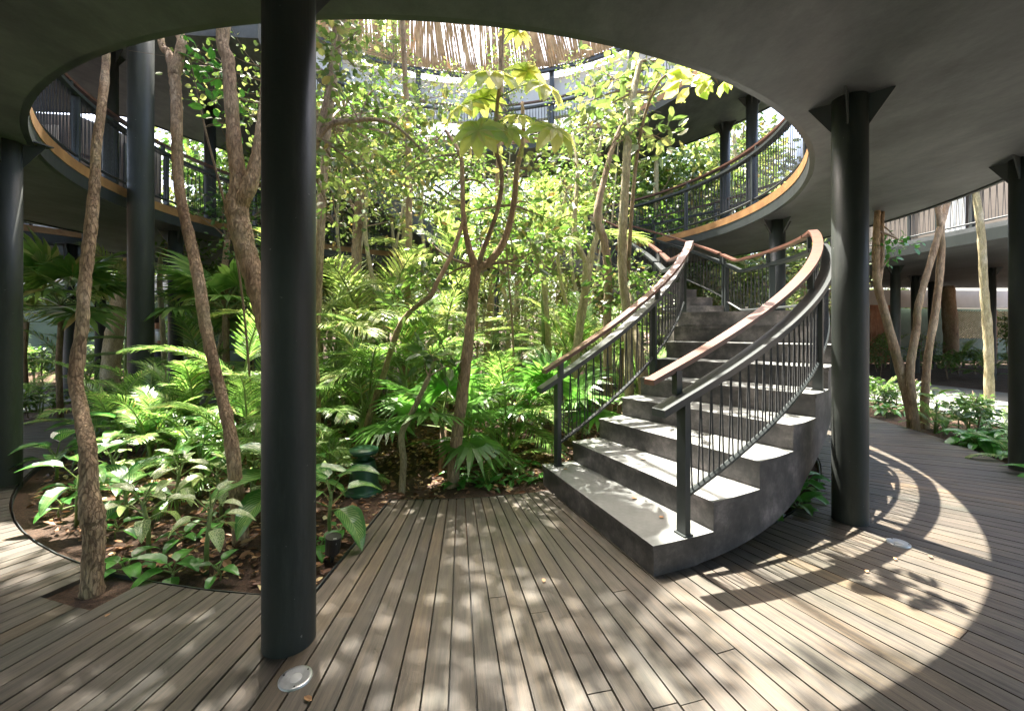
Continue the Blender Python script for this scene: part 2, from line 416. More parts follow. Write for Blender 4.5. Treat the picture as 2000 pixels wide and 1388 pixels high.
e = MB()            # black sheet standing for the shade under the boards, steel edging round the beds
for r0, r1, a0, a1 in ((R_IN+.02, R_OUT-.02, -36, 202), (R_IN+.02, 15, -158, -36), (3.74, R_IN+.02, -92, -69.9)):
    n = int((a1-a0)/3)+1; vs = []
    for i in range(n+1):
        a = a0+(a1-a0)*i/n; vs += [tuple(pol(r0, a, -.034)), tuple(pol(r1, a, -.034))]
    e.add(vs, [(2*i, 2*i+1, 2*i+3, 2*i+2) for i in range(n)])
tag(e.build('deck_gap_shade', M_black), kind='structure')
e = MB(); e.box((TB.x, TB.y, -.032), (.46, .46, .012), math.atan2(TB.y-CY, TB.x-CX)); tag(e.build('tree_pit', M_soil), kind='structure')
def arc(r, a0, a1, h, n=60): return [pol(r, a0+(a1-a0)*i/n, h) for i in range(n+1)], [(pol(1, a0+(a1-a0)*i/n)-pol(0,0)) for i in range(n+1)]
e = MB()
for r, a0, a1 in ((R_IN-.012, -69, 267.4), (3.69, -92.4, -70), (R_OUT+.012, -36, 202)):
    p_, s_ = arc(r, a0, a1, -.03, 90); e.sweep(p_, s_, .006, .055)
a_ = pol(3.69, -92.55, -.03); b_ = pol(R_IN, -92.55, -.03)
e.sweep([a_, b_], [Vector((1,0,0))]*2, .008, .07)
tag(e.build('bed_edging', M_steel), kind='structure')
pa = MB()
for r0, r1, a0, a1 in ((8.6, 12.5, -30, 40), (8.2, 10.5, 140, 195)):
    n = 40; vs = []
    for i in range(n+1):
        a = a0+(a1-a0)*i/n; vs += [tuple(pol(r0+.25*math.sin(i*.4), a, -.02)), tuple(pol(r1+.3*math.sin(i*.3), a, -.02))]
    pa.add(vs, [(2*i, 2*i+1, 2*i+3, 2*i+2) for i in range(n)])
tag(pa.build('path', M_path), kind='structure')
# ---------------------------------------------------------------- the ring walkways, roof and far slabs
def smooth01(x): x = max(0, min(1, x)); return x*x*(3-2*x)
def routA(a):
    a = (a+180) % 360-180
    r = 7.15
    r += 7.0*smooth01((a+177)/10)*smooth01((-34-a)/14)  # unseen widening on the camera side, added to darken the deck below
    b_ = a % 360
    r += 1.9*smooth01((b_-112)/25)*smooth01((174-b_)/10)
    return r
def routB(a):
    b_ = a % 360
    r = 7.2 + 1.5*smooth01((b_-90)/40)*smooth01((235-b_)/30)
    r += 3.2*smooth01((b_-160)/10)*smooth01((245-b_)/12)
    a = (a+180) % 360-180
    return r + 2.5*smooth01((a+140)/20)*smooth01((-30-a)/20)
def slab(mb, rin, rout, z0, z1, n=180, a0=0, a1=360):
    vs = []; full = abs(a1-a0-360) < 1e-6
    for i in range(n if full else n+1):
        a = a0+(a1-a0)*i/n; ro = rout(a)
        vs += [tuple(pol(rin, a, z0)), tuple(pol(ro, a, z0)), tuple(pol(ro, a, z1)), tuple(pol(rin, a, z1))]
    fs = []; m = len(vs)//4
    for i in range(n):
        j = (i+1) % m
        for k in range(4):
            k2 = (k+1) % 4; fs.append((i*4+k, j*4+k, j*4+k2, i*4+k2))
    if not full: fs += [(0,1,2,3), tuple(4*n+k for k in (3,2,1,0))]
    mb.add(vs, fs)
def ring_pts(r, n, h, a0=0, a1=360, closed=True):
    m = n if closed else n+1
    rr = r if callable(r) else (lambda a: r)
    A = [a0+(a1-a0)*i/n for i in range(m)]
    return [pol(rr(a), a, h) for a in A], [(pol(1, a)-pol(0, 0)) for a in A]

def railing(parent, pts, ins, post_every, closed=False, drop=None, ropes=0.085, lower=None, wood_in=0.085, last_post=True, hs=0.87, hw=1.05, post_idx=None, over=0.0, rr=.006):
    """pts: floor points along the run; ins: unit vectors towards the walking side.
    parts: handrail, top_bar, bottom_bar, post (> stub), rope_infill per bay"""
    n = len(pts)
    up = Vector((0, 0, 1))
    def ext(L, vec):
        if closed or not over: return L, vec
        t = (L[0]-L[1]).normalized()
        return [L[0]+t*over]+L, [vec[0]]+vec
    T = [p+up*hs for p in pts]
    a, b_ = ext(T, ins); m = MB(); m.sweep(a, b_, .115, .046, closed); m.build('top_bar', M_steel, parent)
    W = [p+up*hw+i_*wood_in for p, i_ in zip(pts, ins)]
    a, b_ = ext(W, ins); m = MB(); m.sweep(a, b_, .092, .034, closed); m.build('handrail', M_railwood, parent)
    low = lower if lower else [p+up*0.09 for p in pts]
    m = MB(); m.tube(low+([low[0]] if closed else []), .019, 6, cap=not closed); m.build('bottom_bar', M_steel, parent)
    idx = post_idx if post_idx is not None else list(range(0, n, post_every))
    if not closed and last_post and idx[-1] != n-1: idx.append(n-1)
    for i in idx:
        p = pts[i]; s = ins[i]; rz = math.atan2(s.y, s.x); dz = drop[i] if drop else 0.0
        m = MB(); z0 = p.z-dz
        m.box((p.x, p.y, (z0+p.z+hs-.02)/2), (.075, .042, p.z+hs-.02-z0), rz)
        m.box((p.x, p.y, z0+.006), (.09, .075, .010), rz)
        o = m.build('post', M_steel, parent)
        m = MB(); q = W[i]; m.box((q.x-s.x*.03, q.y-s.y*.03, p.z+(hs+hw)/2), (.045, .045, hw-hs-.03), rz); m.build('stub', M_steel, o)
    cum = [0.0]
    m_ = n if closed else n-1
    for i in range(m_): cum.append(cum[-1]+(pts[(i+1) % n]-pts[i]).length)
    def at(L, s):
        for i in range(m_):
            if cum[i+1] >= s-1e-9:
                f = (s-cum[i])/max(cum[i+1]-cum[i], 1e-9); return L[i].lerp(L[(i+1) % n], f)
        return L[0] if closed else L[-1]
    bays = idx+[n] if closed else idx
    rg_ = random.Random(n)
    for a, b_ in zip(bays[:-1], bays[1:]):
        s0, s1 = cum[a], cum[b_]; c = max(2, int((s1-s0)/ropes)); m = MB()
        # two families of ropes that cross slightly: up at one hole, back at the next
        for k in range(c):
            sa = s0+(s1-s0)*(k+.5)/c
            for off in (-.28, .28):
                sb = min(max(sa+off*ropes*.9, s0+.02), s1-.02)
                m.tube([at(T, sa)-up*.018, at(low, sb)], rr, 3, cap=False)
        m.build('rope_infill', M_rope, parent)

def ring_walk(name, label, z0, th, rin, rout, rail_label):
    t = thing(name, label, 'walkway', pol(0, 0, 0)*0)
    m = MB(); slab(m, rin+.024, rout, z0+.004, z0+th-.012); m.build('slab', M_slab, t)
    m = MB(); p_, s_ = ring_pts(rin+.0, 180, z0+.0915); m.sweep(p_, s_, .05, .17, True); m.build('edge_beam', M_steel, t)
    m = MB(); p_, s_ = ring_pts(rin+.006, 180, z0+.162+.07); m.sweep(p_, s_, .075, .13, True); m.build('wood_trim', M_trimwood, t)
    m = MB(); p_, s_ = ring_pts(lambda a: rout(a)+.028, 180, z0+.15); m.sweep(p_, s_, .05, .33, True); m.build('outer_beam', M_steel, t)
    fl = z0+th
    r = thing('railing', rail_label[0], 'railing', (0, 0, 0), 0)
    p_, s_ = ring_pts(rin+.06, 128, fl); railing(r, p_, s_, 8, True, ropes=.085)
    r = thing('railing', rail_label[1], 'railing', (0, 0, 0), 0)
    p_, s_ = ring_pts(lambda a: rout(a)-.08, 128, fl, -28, 206, False); railing(r, p_, [-q for q in s_], 8, False, ropes=.16)
    return t
ZA, ZB = 3.28, 6.55
TH = 0.33
ring_walk('ring_walkway', 'dark grey first storey ring walkway overhead with orange timber edge, open in the middle', ZA, TH, 5.0, routA,
          ('black rope railing with wooden handrail along the inner edge of the lower ring walkway', 'black rope railing along the outer edge of the lower ring walkway'))
ring_walk('ring_walkway', 'upper ring walkway high above the garden, seen through the round opening', ZB, TH, 5.0, routB,
          ('railing around the inner edge of the upper ring walkway', 'railing around the outer edge of the upper ring walkway'))
FA, FB = ZA+TH, ZB+TH

# neighbouring slabs at left and right
def poly_slab(name, label, poly, z0, th, edge, trim=True, rl=None):
    t = thing(name, label, 'walkway')
    n = len(poly); m = MB()
    m.add([(x, y, z0) for x, y in poly]+[(x, y, z0+th) for x, y in poly], [tuple(range(n-1, -1, -1)), tuple(range(n, 2*n))]+[(i, (i+1) % n, n+(i+1) % n, n+i) for i in range(n)])
    m.build('slab', M_slab, t)
    E = [Vector((x, y, 0)) for x, y in edge]; S = []
    for i, p in enumerate(E):
        t_ = (E[min(i+1, len(E)-1)]-E[max(i-1, 0)]).normalized(); S.append(Vector((t_.y, -t_.x, 0)))
    m = MB(); m.sweep([p+Vector((0,0,z0+.10))+s*.03 for p, s in zip(E, S)], S, .05, .24); m.build('edge_beam', M_steel, t)
    if trim: m = MB(); m.sweep([p+Vector((0,0,z0+.29))+s*.03 for p, s in zip(E, S)], S, .07, .13); m.build('wood_trim', M_trimwood, t)
    r = thing('railing', rl, 'railing'); railing(r, [p+Vector((0,0,z0+th))-s*.06 for p, s in zip(E, S)], [-s for s in S], 3, False, ropes=.12)
def curve_edge(a, b_, bulge, n=12):
    a = Vector((*a, 0)); b_ = Vector((*b_, 0)); t_ = (b_-a); nn = Vector((t_.y, -t_.x, 0)).normalized()
    return [tuple((a+t_*(i/n)+nn*bulge*math.sin(PI*i/n))[:2]) for i in range(n+1)]
eR = curve_edge((9.2, 19.5), (9.9, 3.5), 0.0, 15)
poly_slab('slab_walkway', 'grey neighbouring walkway slab at far right beyond the planting, low trees in front', eR+[(24, 3.5), (24, 19.5)], 3.28, .33, eR, False, 'rope railing of the neighbouring walkway at far right')
eL = curve_edge((-9.6, 8.0), (-9.4, 13.5), -0.2, 9)[::-1]
eL = [(-9.4, 13.5), (-9.7, 11.5), (-9.6, 9.9), (-10.2, 8.9), (-12, 8.5), (-15, 8.5), (-20, 8.8)]
poly_slab('slab_walkway', 'neighbouring walkway slab with orange timber edge at far left', eL+[(-20, 13.5)], 3.28, .33, eL[::-1], True, 'rope railing of the neighbouring walkway at far left')

# round cane canopy of the roof, with its white band, beams and posts
t = thing('cane_canopy', 'round roof canopy clad in upright reddish canes above a white band, top centre', 'canopy')
m = MB(); rg = random.Random(3)
A0, A1 = 38, 142
for lev, (ra, ha, rb, hb) in enumerate(((6.6, 9.75, 6.0, 10.95), (6.0, 11.15, 5.2, 12.7))):
    n = int((A1-A0)/0.19)
    for i in range(n):
        a = A0+(A1-A0)*i/n; w_ = rg.gauss(0, .35)+(2.2 if (int(a/13) % 2) else .6)
        m.tube([pol(ra+rg.uniform(-.03,.03), a, ha+rg.uniform(-.03,.03)), pol(rb+rg.uniform(-.03,.03), a+w_, hb+rg.uniform(-.06,.06))], .021, 4)
m.build('cane_cladding', M_cane, t)
for r_, h_ in ((6.12, 11.05), (6.68, 9.7)):
    m = MB(); p_, s_ = ring_pts(r_, 60, h_, A0, A1, False); m.sweep(p_, s_, .12, .12); m.build('ring_beam', M_steel, t)
m = MB(); slab(m, 7.0, lambda a: 7.2, 8.35, 9.6, 60, A0-5, A1+5); m.build('white_band', M_white, t)
for a in (50, 71.5, 84, 108, 128):
    m = MB(); m.tube([pol(6.85, a, FB), pol(6.85, a, 12.6)], .09, 10); m.build('canopy_post', M_steel, t)

# ---------------------------------------------------------------- columns
def make_column(h0, h1, r, plate=0.235, rot=0.3):
    c = thing('steel_column', '', 'column')
    m = MB(); m.tube([(0,0,h0), (0,0,h0+.004), (0,0,(h0+h1)/2), (0,0,h1-.012)], r, 40); o = m.build('shaft', M_column, c, smooth=False)
    for p in o.data.polygons: p.use_smooth = len(p.vertices) == 4
    m = MB(); m.box((0,0,h1-.006), (plate*2, plate*2, .012), rot); m.build('cap_plate', M_steel, c)
    for k in range(4):
        a = rot+PI/2*k+PI/4; ca, sa = math.cos(a), math.sin(a); L = plate*1.15-r
        tri = [(r*.98, -.012), (r+L, -.012), (r+L, -.03), (r*.98, -.26)]
        vs = []
        for o_ in (-.006, .006):
            for q, h in tri: vs.append((ca*q-sa*o_, sa*q+ca*o_, h1+h))
        m = MB(); m.add(vs, [(0,1,2,3), (7,6,5,4), (0,4,5,1), (1,5,6,2), (2,6,7,3), (3,7,4,0)]); m.build('gusset', M_steel, c)
    return c
col = make_column(-.05, ZA+.03, .118)
lowcols = [  # x, y, label
    (-1.07, 2.09, 'large dark column in the foreground left of centre, right beside the round floor light'),
    (2.64, 3.40, 'dark column just right of the staircase, streaked by sunlight'),
    (-4.87, 4.18, 'dark column standing at the left border of the picture'),
    (5.42, 4.6, 'dark column standing at the right border of the picture'),
    (4.42, 7.25, 'column under the ring walkway behind the curved stair landing'),
    (3.3, 11.3, 'column under the far side of the ring, behind the staircase trunks'),
    (-.5, 12.95, 'column at the far side of the garden hidden among saplings'),
    (-4.45, 11.6, 'far column behind the dense palms right of the big forked trunk'),
    (-6.26, 8.1, 'dark column just right of the thick grey double height column'),
    (-10.97, 11.6, 'slim far column left of the thick grey double height column'),
    (-9.64, 9.5, 'far column behind the leftmost tree trunk'),
    (-8.5, 14.0, 'thin far column left of the foreground column, behind the orange sapling'),
    (11.1, 12.6, 'far right column beside the multi-stem tree, the widest of the right hand row'),
    (13.9, 15.0, 'far right column seen between the stems of the multi-stem tree'),
    (16.4, 17.0, 'far right column just left of the thick distant trunk'),
    (14.3, 13.0, 'far right column behind the single pale trunk'),
    (10.8, 13.6, 'far column just at the right edge of the sun-streaked column')]
for i, (x, y, lb) in enumerate(lowcols):
    c = col if i == 0 else dup(col, (x, y, 0), (i*1.3) % 1.5)
    c.location = (x, y, 0); c['label'] = lb
col['label'] = lowcols[0][2]
ucol = make_column(FA-.01, ZB+.03, .118)
for i, a in enumerate((18, 28, 60, 95, 130, 158, 176, 198)):
    r = 6.45 if a != 28 else 7.0
    p = pol(r, a); lb = ['upper storey column with flared cap at upper right behind the curved handrail', 'second upper storey column, bluish, right of the capped one', 'upper storey column behind the pale tree trunks near the stair top',
        'upper storey column at the far middle of the ring', 'upper storey column far left of centre behind foliage', 'upper storey column behind the big forked trunk', 'black upper storey column right of the second trunk', 'upper storey column left of the thick grey column'][i]
    c = ucol if i == 0 else dup(ucol, tuple(p), a*.1, label=lb)
    c.location = p; c['label'] = lb
tc = thing('steel_column', 'thick grey double height column rising through the round opening at left', 'column', (-5.5, 6.45, 0))
m = MB(); m.tube([(0,0,-.05), (0,0,0), (0,0,4), (0,0,8.2)], .158, 44); o = m.build('shaft', M_column, tc)
for p in o.data.polygons: p.use_smooth = len(p.vertices) == 4
m = MB(); m.box((0,0,8.2), (.8,.8,.02)); m.build('cap_plate', M_steel, tc)

# ---------------------------------------------------------------- the curved staircase
SR = 0.19
RO, RI = 5.18, 3.54
ris = [-70.2+5.35*i for i in range(9)]                 # nosing angles of risers 1..9; nine is the landing
ris += [5.5+5.6*i for i in range(10)]                  # second flight, risers 10..19
ris.append(ris[-1]+9)
def ro_at(a): return RO - 0.30*smooth01((a+30)/34)
def ri_at(a): return RI - 0.08*smooth01((a+30)/34)
def line_at(a):                                        # height of the nosing line
    for i in range(len(ris)-1):
        if ris[i] <= a <= ris[i+1]:
            if i == 8: return SR*9 + (SR if a > ris[9]-5.6 else 0)*max(0, (a-ris[9]+5.6)/5.6)
            return SR*(i+1) + SR*(a-ris[i])/(ris[i+1]-ris[i])
    return SR if a < ris[0] else SR*19
def soffit(a):
    v = line_at(a)-0.56; k = .06
    v = v if v > .25 else .25*math.exp((v-.25)/.25) - .03
    return max(-0.03, v if a > ris[0]+4 else -0.03)
st = thing('curved_staircase', 'curved dark concrete staircase rising from the timber deck up to the ring walkway', 'staircase', (0, 0, 0))
for i in range(19):
    a0, a1 = ris[i], ris[i+1]; h = SR*(i+1); n = 4 if i != 8 else 16
    m = MB(); vs = []; fs = []
    A = [a0+(a1-a0)*k/n for k in range(n+1)]
    # body: riser, sides, soffit (open at the back where the next step stands)
    for a in A:
        lo = min(soffit(a), h-.12)
        for r, z in ((ri_at(a), lo), (ro_at(a), lo), (ro_at(a), h-.03), (ri_at(a), h-.03)): vs.append(tuple(pol(r, a, z)))
    for k in range(n):
        for q in (0, 1, 3):
            q2 = (q+1) % 4; fs.append((k*4+q, (k+1)*4+q, (k+1)*4+q2, k*4+q2))
    low = 0 if i == 0 else h-SR-.002
    b0 = len(vs)
    lo = min(soffit(a0), h-.12) if i == 0 else h-SR-.002
    for r, z in ((ri_at(a0), lo), (ro_at(a0), lo)): vs.append(tuple(pol(r, a0, z)))
    fs.append((b0, b0+1, 2, 3))
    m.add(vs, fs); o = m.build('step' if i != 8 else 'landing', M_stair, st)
    m = MB(); vs = []; fs = []
    for k, a in enumerate(A):
        aa = a-.12 if k == 0 else a + (.0 if k < n else .12)
        for r, z in ((ri_at(a)-.010, h-.03), (ro_at(a)+.010, h-.03), (ro_at(a)+.010, h), (ri_at(a)-.010, h)): vs.append(tuple(pol(r, aa, z)))
    for k in range(n):
        for q in range(4):
            q2 = (q+1) % 4; fs.append((k*4+q, (k+1)*4+q, (k+1)*4+q2, k*4+q2))
    fs += [(0,1,2,3), tuple(4*n+k for k in (3,2,1,0))]
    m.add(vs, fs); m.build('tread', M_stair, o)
def stair_rail(side, label, a0, a1, posts, kind):
    r = thing('stair_railing', label, 'railing')
    n = 40; A = [a0+(a1-a0)*k/n for k in range(n+1)]
    pts = []; ins = []; low = []; drop = []
    for a in A:
        R_ = (ro_at(a)-.045) if side > 0 else (ri_at(a)+.06)
        h = line_at(a)
        pts.append(pol(R_, a, h)); s = (pol(1, a)-pol(0, 0))*(-1 if side > 0 else 1); ins.append(s)
        k = max([i for i in range(len(ris)) if ris[i] <= a+1e-6] or [0]); drop.append(h-SR*min(k+1, 19))
        low.append(pol(R_, a, h+(.13 if kind == 'flight' else .09)))
    idx = sorted(set(min(range(n+1), key=lambda q: abs(A[q]-pp)) for pp in posts))
    if kind == 'flight':
        L0, L1 = low[0], low[-1]
    railing(r, pts, ins, 10, False, drop=drop, lower=low, post_idx=idx, last_post=False, ropes=.10, hs=.76, hw=.94, over=.22 if a0 < -60 else 0, rr=.0066)
    return r
stair_rail(1, 'near outer railing of the lower stair flight, with reddish handrail over a dark flat bar', -67.2, -24, (-67.2, -45.5, -24), 'flight')
stair_rail(-1, 'left inner railing of the lower stair flight beside the planted bed', -68.2, -22, (-68.2, -46, -23), 'flight')
stair_rail(1, 'outer railing around the stair landing under the ring walkway', -23.6, 5.2, (-10, 5.2), 'flat')
stair_rail(-1, 'short inner railing at the stair landing', -21.6, 5.2, (5.2,), 'flat')
stair_rail(1, 'outer railing of the upper stair flight', 6.2, 56, (6.2, 30, 56), 'flight')
stair_rail(-1, 'inner railing of the upper stair flight behind the tree trunks', 6.2, 56, (6.2, 30, 56), 'flight')

# upper helical stair at the far left, from the lower to the upper ring
us = thing('helical_stair', 'dark curved stair soffit descending from the upper ring walkway at upper left', 'staircase')
m = MB(); vs = []; n = 60; A = [184-(184-96)*i/n for i in range(n+1)]
def uh(a): return FB - (184-a)/88*(FB-FA)
for a in A:
    h = uh(a)
    for r, z in ((3.35, h-.55), (4.9, h-.55), (4.9, h-.05), (3.35, h-.05)): vs.append(tuple(pol(r, a, z)))
fs = []
for i in range(n):
    for k in range(4): fs.append((i*4+k, (i+1)*4+k, (i+1)*4+(k+1) % 4, i*4+(k+1) % 4))
fs += [(0,1,2,3), tuple(4*n+k for k in (3,2,1,0))]
m.add(vs, fs); m.build('soffit', M_slab, us)
for i in range(17):
    a0 = 184-88*i/17; a1 = 184-88*(i+1)/17; h = FB-(i+1)*(FB-FA)/17+.06
    m = MB(); slab(m, 3.37, lambda a: 4.88, h-.12, h, 3, a1, a0); m.build('step', M_stair, us)
for side, R_ in ((1, 4.82), (-1, 3.43)):
    r = thing('stair_railing', 'railing on the %s side of the upper helical stair' % ('outer' if side > 0 else 'inner'), 'railing')
    AA = A[::2]
    railing(r, [pol(R_, a, uh(a)) for a in AA], [(pol(1, a)-pol(0,0))*(-side) for a in AA], 8, False, ropes=.13)

# ---------------------------------------------------------------- fixtures, bin, walls, screens
def disc_light(x, y, label, rz):
    t = thing('floor_light', label, 'floor light', (x, y, 0.002), rz)
    m = MB(); prof = [(.028,.002), (.05,.006), (.062,.007), (.068,.004), (.068,-.012)]; n = 32; vs = [(0,0,.0025)]
    for r, z in prof: vs += [(r*math.cos(2*PI*k/n), r*math.sin(2*PI*k/n), z) for k in range(n)]
    fs = [(0, 1+k, 1+(k+1) % n) for k in range(n)]
    for i in range(len(prof)-1):
        for k in range(n): a, b_ = 1+i*n+k, 1+i*n+(k+1) % n; fs.append((a, a+n, b_+n, b_))
    m.add(vs, fs); m.build('trim_ring', M_zinc, t, smooth=True)
    m = MB(); vs = [(.0, .0, .006)]+[(.024*math.cos(2*PI*k/n), .024*math.sin(2*PI*k/n), .005) for k in range(n)]+[(.027*math.cos(2*PI*k/n), .027*math.sin(2*PI*k/n), .001) for k in range(n)]
    m.add(vs, [(0, 1+k, 1+(k+1) % n) for k in range(n)]+[(1+k, 1+n+k, 1+n+(k+1) % n, 1+(k+1) % n) for k in range(n)]); m.build('lens', M_white, t, smooth=True)
    for k in range(3):
        a = 2*PI*k/3+.5; m = MB(); m.tube([(.055*math.cos(a), .055*math.sin(a), .005), (.055*math.cos(a), .055*math.sin(a), .0085)], .004, 8); m.build('screw', M_black, t)
disc_light(-.94*.985, 1.862, 'round metal floor light set in the deck beside the foreground column', .4)
disc_light(2.69, 3.03, 'round floor light in the deck at the foot of the sun-streaked column', 1.0)
q = P(718, 900, 4.1)
t = thing('garden_bin', 'green plastic funnel-shaped bin with a flat disc lid in the planted bed', 'bin', (q.x-.02, 4.05, -.03))
def lathe(m, prof, n=40):
    vs = []
    for r, z in prof: vs += [(r*math.cos(2*PI*k/n), r*math.sin(2*PI*k/n), z) for k in range(n)]
    fs = []
    for i in range(len(prof)-1):
        for k in range(n): a, b_ = i*n+k, i*n+(k+1) % n; fs.append((a, b_, b_+n, a+n))
    fs += [tuple(range(n-1, -1, -1)), tuple(range((len(prof)-1)*n, len(prof)*n))]
    m.add(vs, fs)
m = MB(); lathe(m, [(.165,.0), (.17,.012), (.165,.028), (.145,.034), (.14,.05), (.115,.22), (.10,.30), (.06,.31)]); m.build('body', M_bin, t, smooth=False)
m = MB(); lathe(m, [(.055,.31), (.055,.36)], 20); m.build('neck', M_bin, t, smooth=False)
m = MB(); lathe(m, [(.10,.357), (.125,.365), (.135,.385), (.13,.405), (.09,.418), (.02,.424)]); m.build('lid', M_bin, t, smooth=False)
q = P(632, 1105, 2.72)
t = thing('spotlight', 'small black garden spotlight in the mulch beside the foreground column', 'light', (q.x, 2.85, -.03), .3)
m = MB(); m.tube([(0,0,0), (0,0,.06)], .012, 8); m.build('stake', M_black, t)
m = MB(); m.tube([(0,0,.06), (.01,-.01,.17)], [.045,.05], 16); m.build('housing', M_black, t)
m = MB(); m.box((.02,-.045,.15), (.02,.012,.04)); m.build('bracket', M_zinc, t)
q = P(198, 141, 5.6)
t = thing('ceiling_plate', 'small white ceiling light fitting at upper left behind the trunk', 'light', tuple(q+Vector((0,0,0))))
t.location = (-6.6, 7.0, ZB+.02)
m = MB(); m.box((0,0,-.05), (.7,.5,.06), .3); m.build('housing', M_lampw, t)

def wall(name, label, cat, a, b_, z0, z1, th, m_):
    a = Vector((*a, 0)); b_ = Vector((*b_, 0)); c = (a+b_)/2; L = (b_-a).length; rz = math.atan2((b_-a).y, (b_-a).x)
    m = MB(); m.box((c.x, c.y, (z0+z1)/2), (L, th, z1-z0), rz); return tag(m.build(name, m_), label, cat)
wall('garden_wall', 'dark green wall behind the fan palm at far left', 'wall', (-23, 15.4), (-8.6, 17), -.05, 2.68, .2, M_greenwall)
wall('white_fascia', 'pale horizontal band above the dark green wall at far left', 'fascia', (-23, 15.1), (-9.9, 16.6), 2.7, 3.42, .3, M_white)
wall('garden_wall', 'grey green wall behind the right hand columns', 'wall', (13.5, 19.6), (26, 21.5), -.05, 2.4, .2, M_greenwall)
wall('white_fascia', 'pale horizontal band above the bamboo fence at far right', 'fascia', (13.2, 19.3), (26, 20.6), 2.42, 3.2, .3, M_white)
wall('added_back_wall', 'unseen dark green wall added behind the camera to hold off sky light', 'wall', (-16, -7.5), (14, -7.5), -.05, 3.35, .25, M_greenwall)  # unseen wall, added to keep sky reflections off the near column
def facade(label, pts, z0, z1, m_, curtains):
    t = thing('room_facade', label, 'facade')
    for (a, b_) in zip(pts[:-1], pts[1:]):
        a = Vector((*a, 0)); b_ = Vector((*b_, 0)); c = (a+b_)/2; rz = math.atan2((b_-a).y, (b_-a).x); L = (b_-a).length
        m = MB(); m.box((c.x, c.y, (z0+z1)/2), (L, .12, z1-z0), rz); m.build('wall_panel', m_, t)
        k = int(L/1.6)
        for i in range(k):
            p = a.lerp(b_, (i+.5)/k); n_ = Vector(((b_-a).y, -(b_-a).x, 0)).normalized()
            if n_.y > 0: n_ = -n_
            q = p+n_*.12; m = MB(); m.box((q.x, q.y, (z0+z1)/2-.1), (.07, .06, z1-z0-.3), rz); m.build('mullion', M_steel, t)
            if i % curtains == 0:
                u_ = (b_-a).normalized(); m = MB(); vs = []; n2 = 18
                for j in range(n2+1):
                    o_ = q+u_*(.12+.55*j/n2)+n_*(.03+.02*math.sin(j*1.4)); vs += [(o_.x, o_.y, z0+.05), (o_.x, o_.y, z1-.3)]
                m.add(vs, [(2*j, 2*j+1, 2*j+3, 2*j+2) for j in range(n2)]); m.build('curtain', M_white, t, smooth=True)
    return t
M_taupe = simple('taupe_wall', (0.10,0.085,0.07), (0.15,0.125,0.105), 1.5, 0.8)
facade('taupe room front with pale curtains on the walkway at upper left, behind the ropes', [(-20, 9.6), (-10.6, 10.6), (-10.2, 12.6)], FA, ZB+.1, M_taupe, 2)
facade('taupe room front with pale curtains behind the far right railing', [(12.2, 3.5), (11.8, 19)], FA, FA+2.6, M_taupe, 2)
t = thing('bamboo_fence', 'pale bamboo fence with diagonal canes in a herringbone at far right', 'fence', (18.9, 18.6, 0))
for pnl in range(3):
    m = MB(); x0 = pnl*1.7; up_ = 1 if pnl % 2 == 0 else -1
    for i in range(-13, 24):
        xa = x0+i*.11; za = 1.0; s_ = 1.25
        p1 = [xa, .55]; p2 = [xa+s_*1.1, .55+1.15]
        # clip to the panel in x
        def clip(x): return max(x0+.04, min(x0+1.62, x))
        k1, k2 = clip(p1[0]), clip(p2[0])
        if k2-k1 < .05: continue
        z1_ = .55+(k1-xa)/(s_*1.1)*1.15; z2_ = .55+(k2-xa)/(s_*1.1)*1.15
        if up_ < 0: xa_, xb_ = 2*x0+1.66-k1, 2*x0+1.66-k2
        else: xa_, xb_ = k1, k2
        m.tube([(xa_, 0, z1_+.5), (xb_, 0, z2_+.5)], .024, 5)
    m.build('cane_panel', M_bamboo, t)
    m = MB(); m.box((x0, -.03, 1.1), (.12, .1, 2.3)); m.build('fence_post', M_slat, t)
m = MB()
for i in range(14): m.box((10.3+i*.085, 12.9+i*.02+1.0, 1.25), (.045, .05, 2.3))
o = m.build('slat_screen', M_slat); tag(o, 'reddish upright timber slat screen behind the right hand columns', 'screen')
o.location = (3.8, 3.2, 0)
# ---------------------------------------------------------------- plant builders
rnp = np.random.default_rng(7)
LEAF_T = [(0,0,0), (.5,0,-.03), (1,0,-.10), (.25,-.40,.05), (.65,-.42,.0), (.25,.40,.05), (.65,.42,.0)]
LEAF_F = [(0,3,1), (1,3,4), (1,4,2), (0,1,5), (1,6,5), (1,2,6)]
def smooth_path(pts, radii, sub=5):
    out = []; rr = []; n = len(pts); pts = [Vector(p) for p in pts]
    for i in range(n-1):
        p0 = pts[max(i-1,0)]; p1 = pts[i]; p2 = pts[i+1]; p3 = pts[min(i+2, n-1)]
        for k in range(sub):
            t = k/sub
            out.append(.5*((2*p1)+(p2-p0)*t+(2*p0-5*p1+4*p2-p3)*t*t+(3*p1-p0-3*p2+p3)*t**3)); rr.append(radii[i]*(1-t)+radii[i+1]*t)
    out.append(pts[-1]); rr.append(radii[-1]); return out, rr
def trunk(mb, pts, radii, n=14, sub=7, jag=.07, seed=1):
    p, r = smooth_path(pts, radii, sub); rg = random.Random(seed)
    r = [x*(1+rg.uniform(-.06, .06)) for x in r]
    mb.tube(p, r, n, jag=jag, seed=seed)
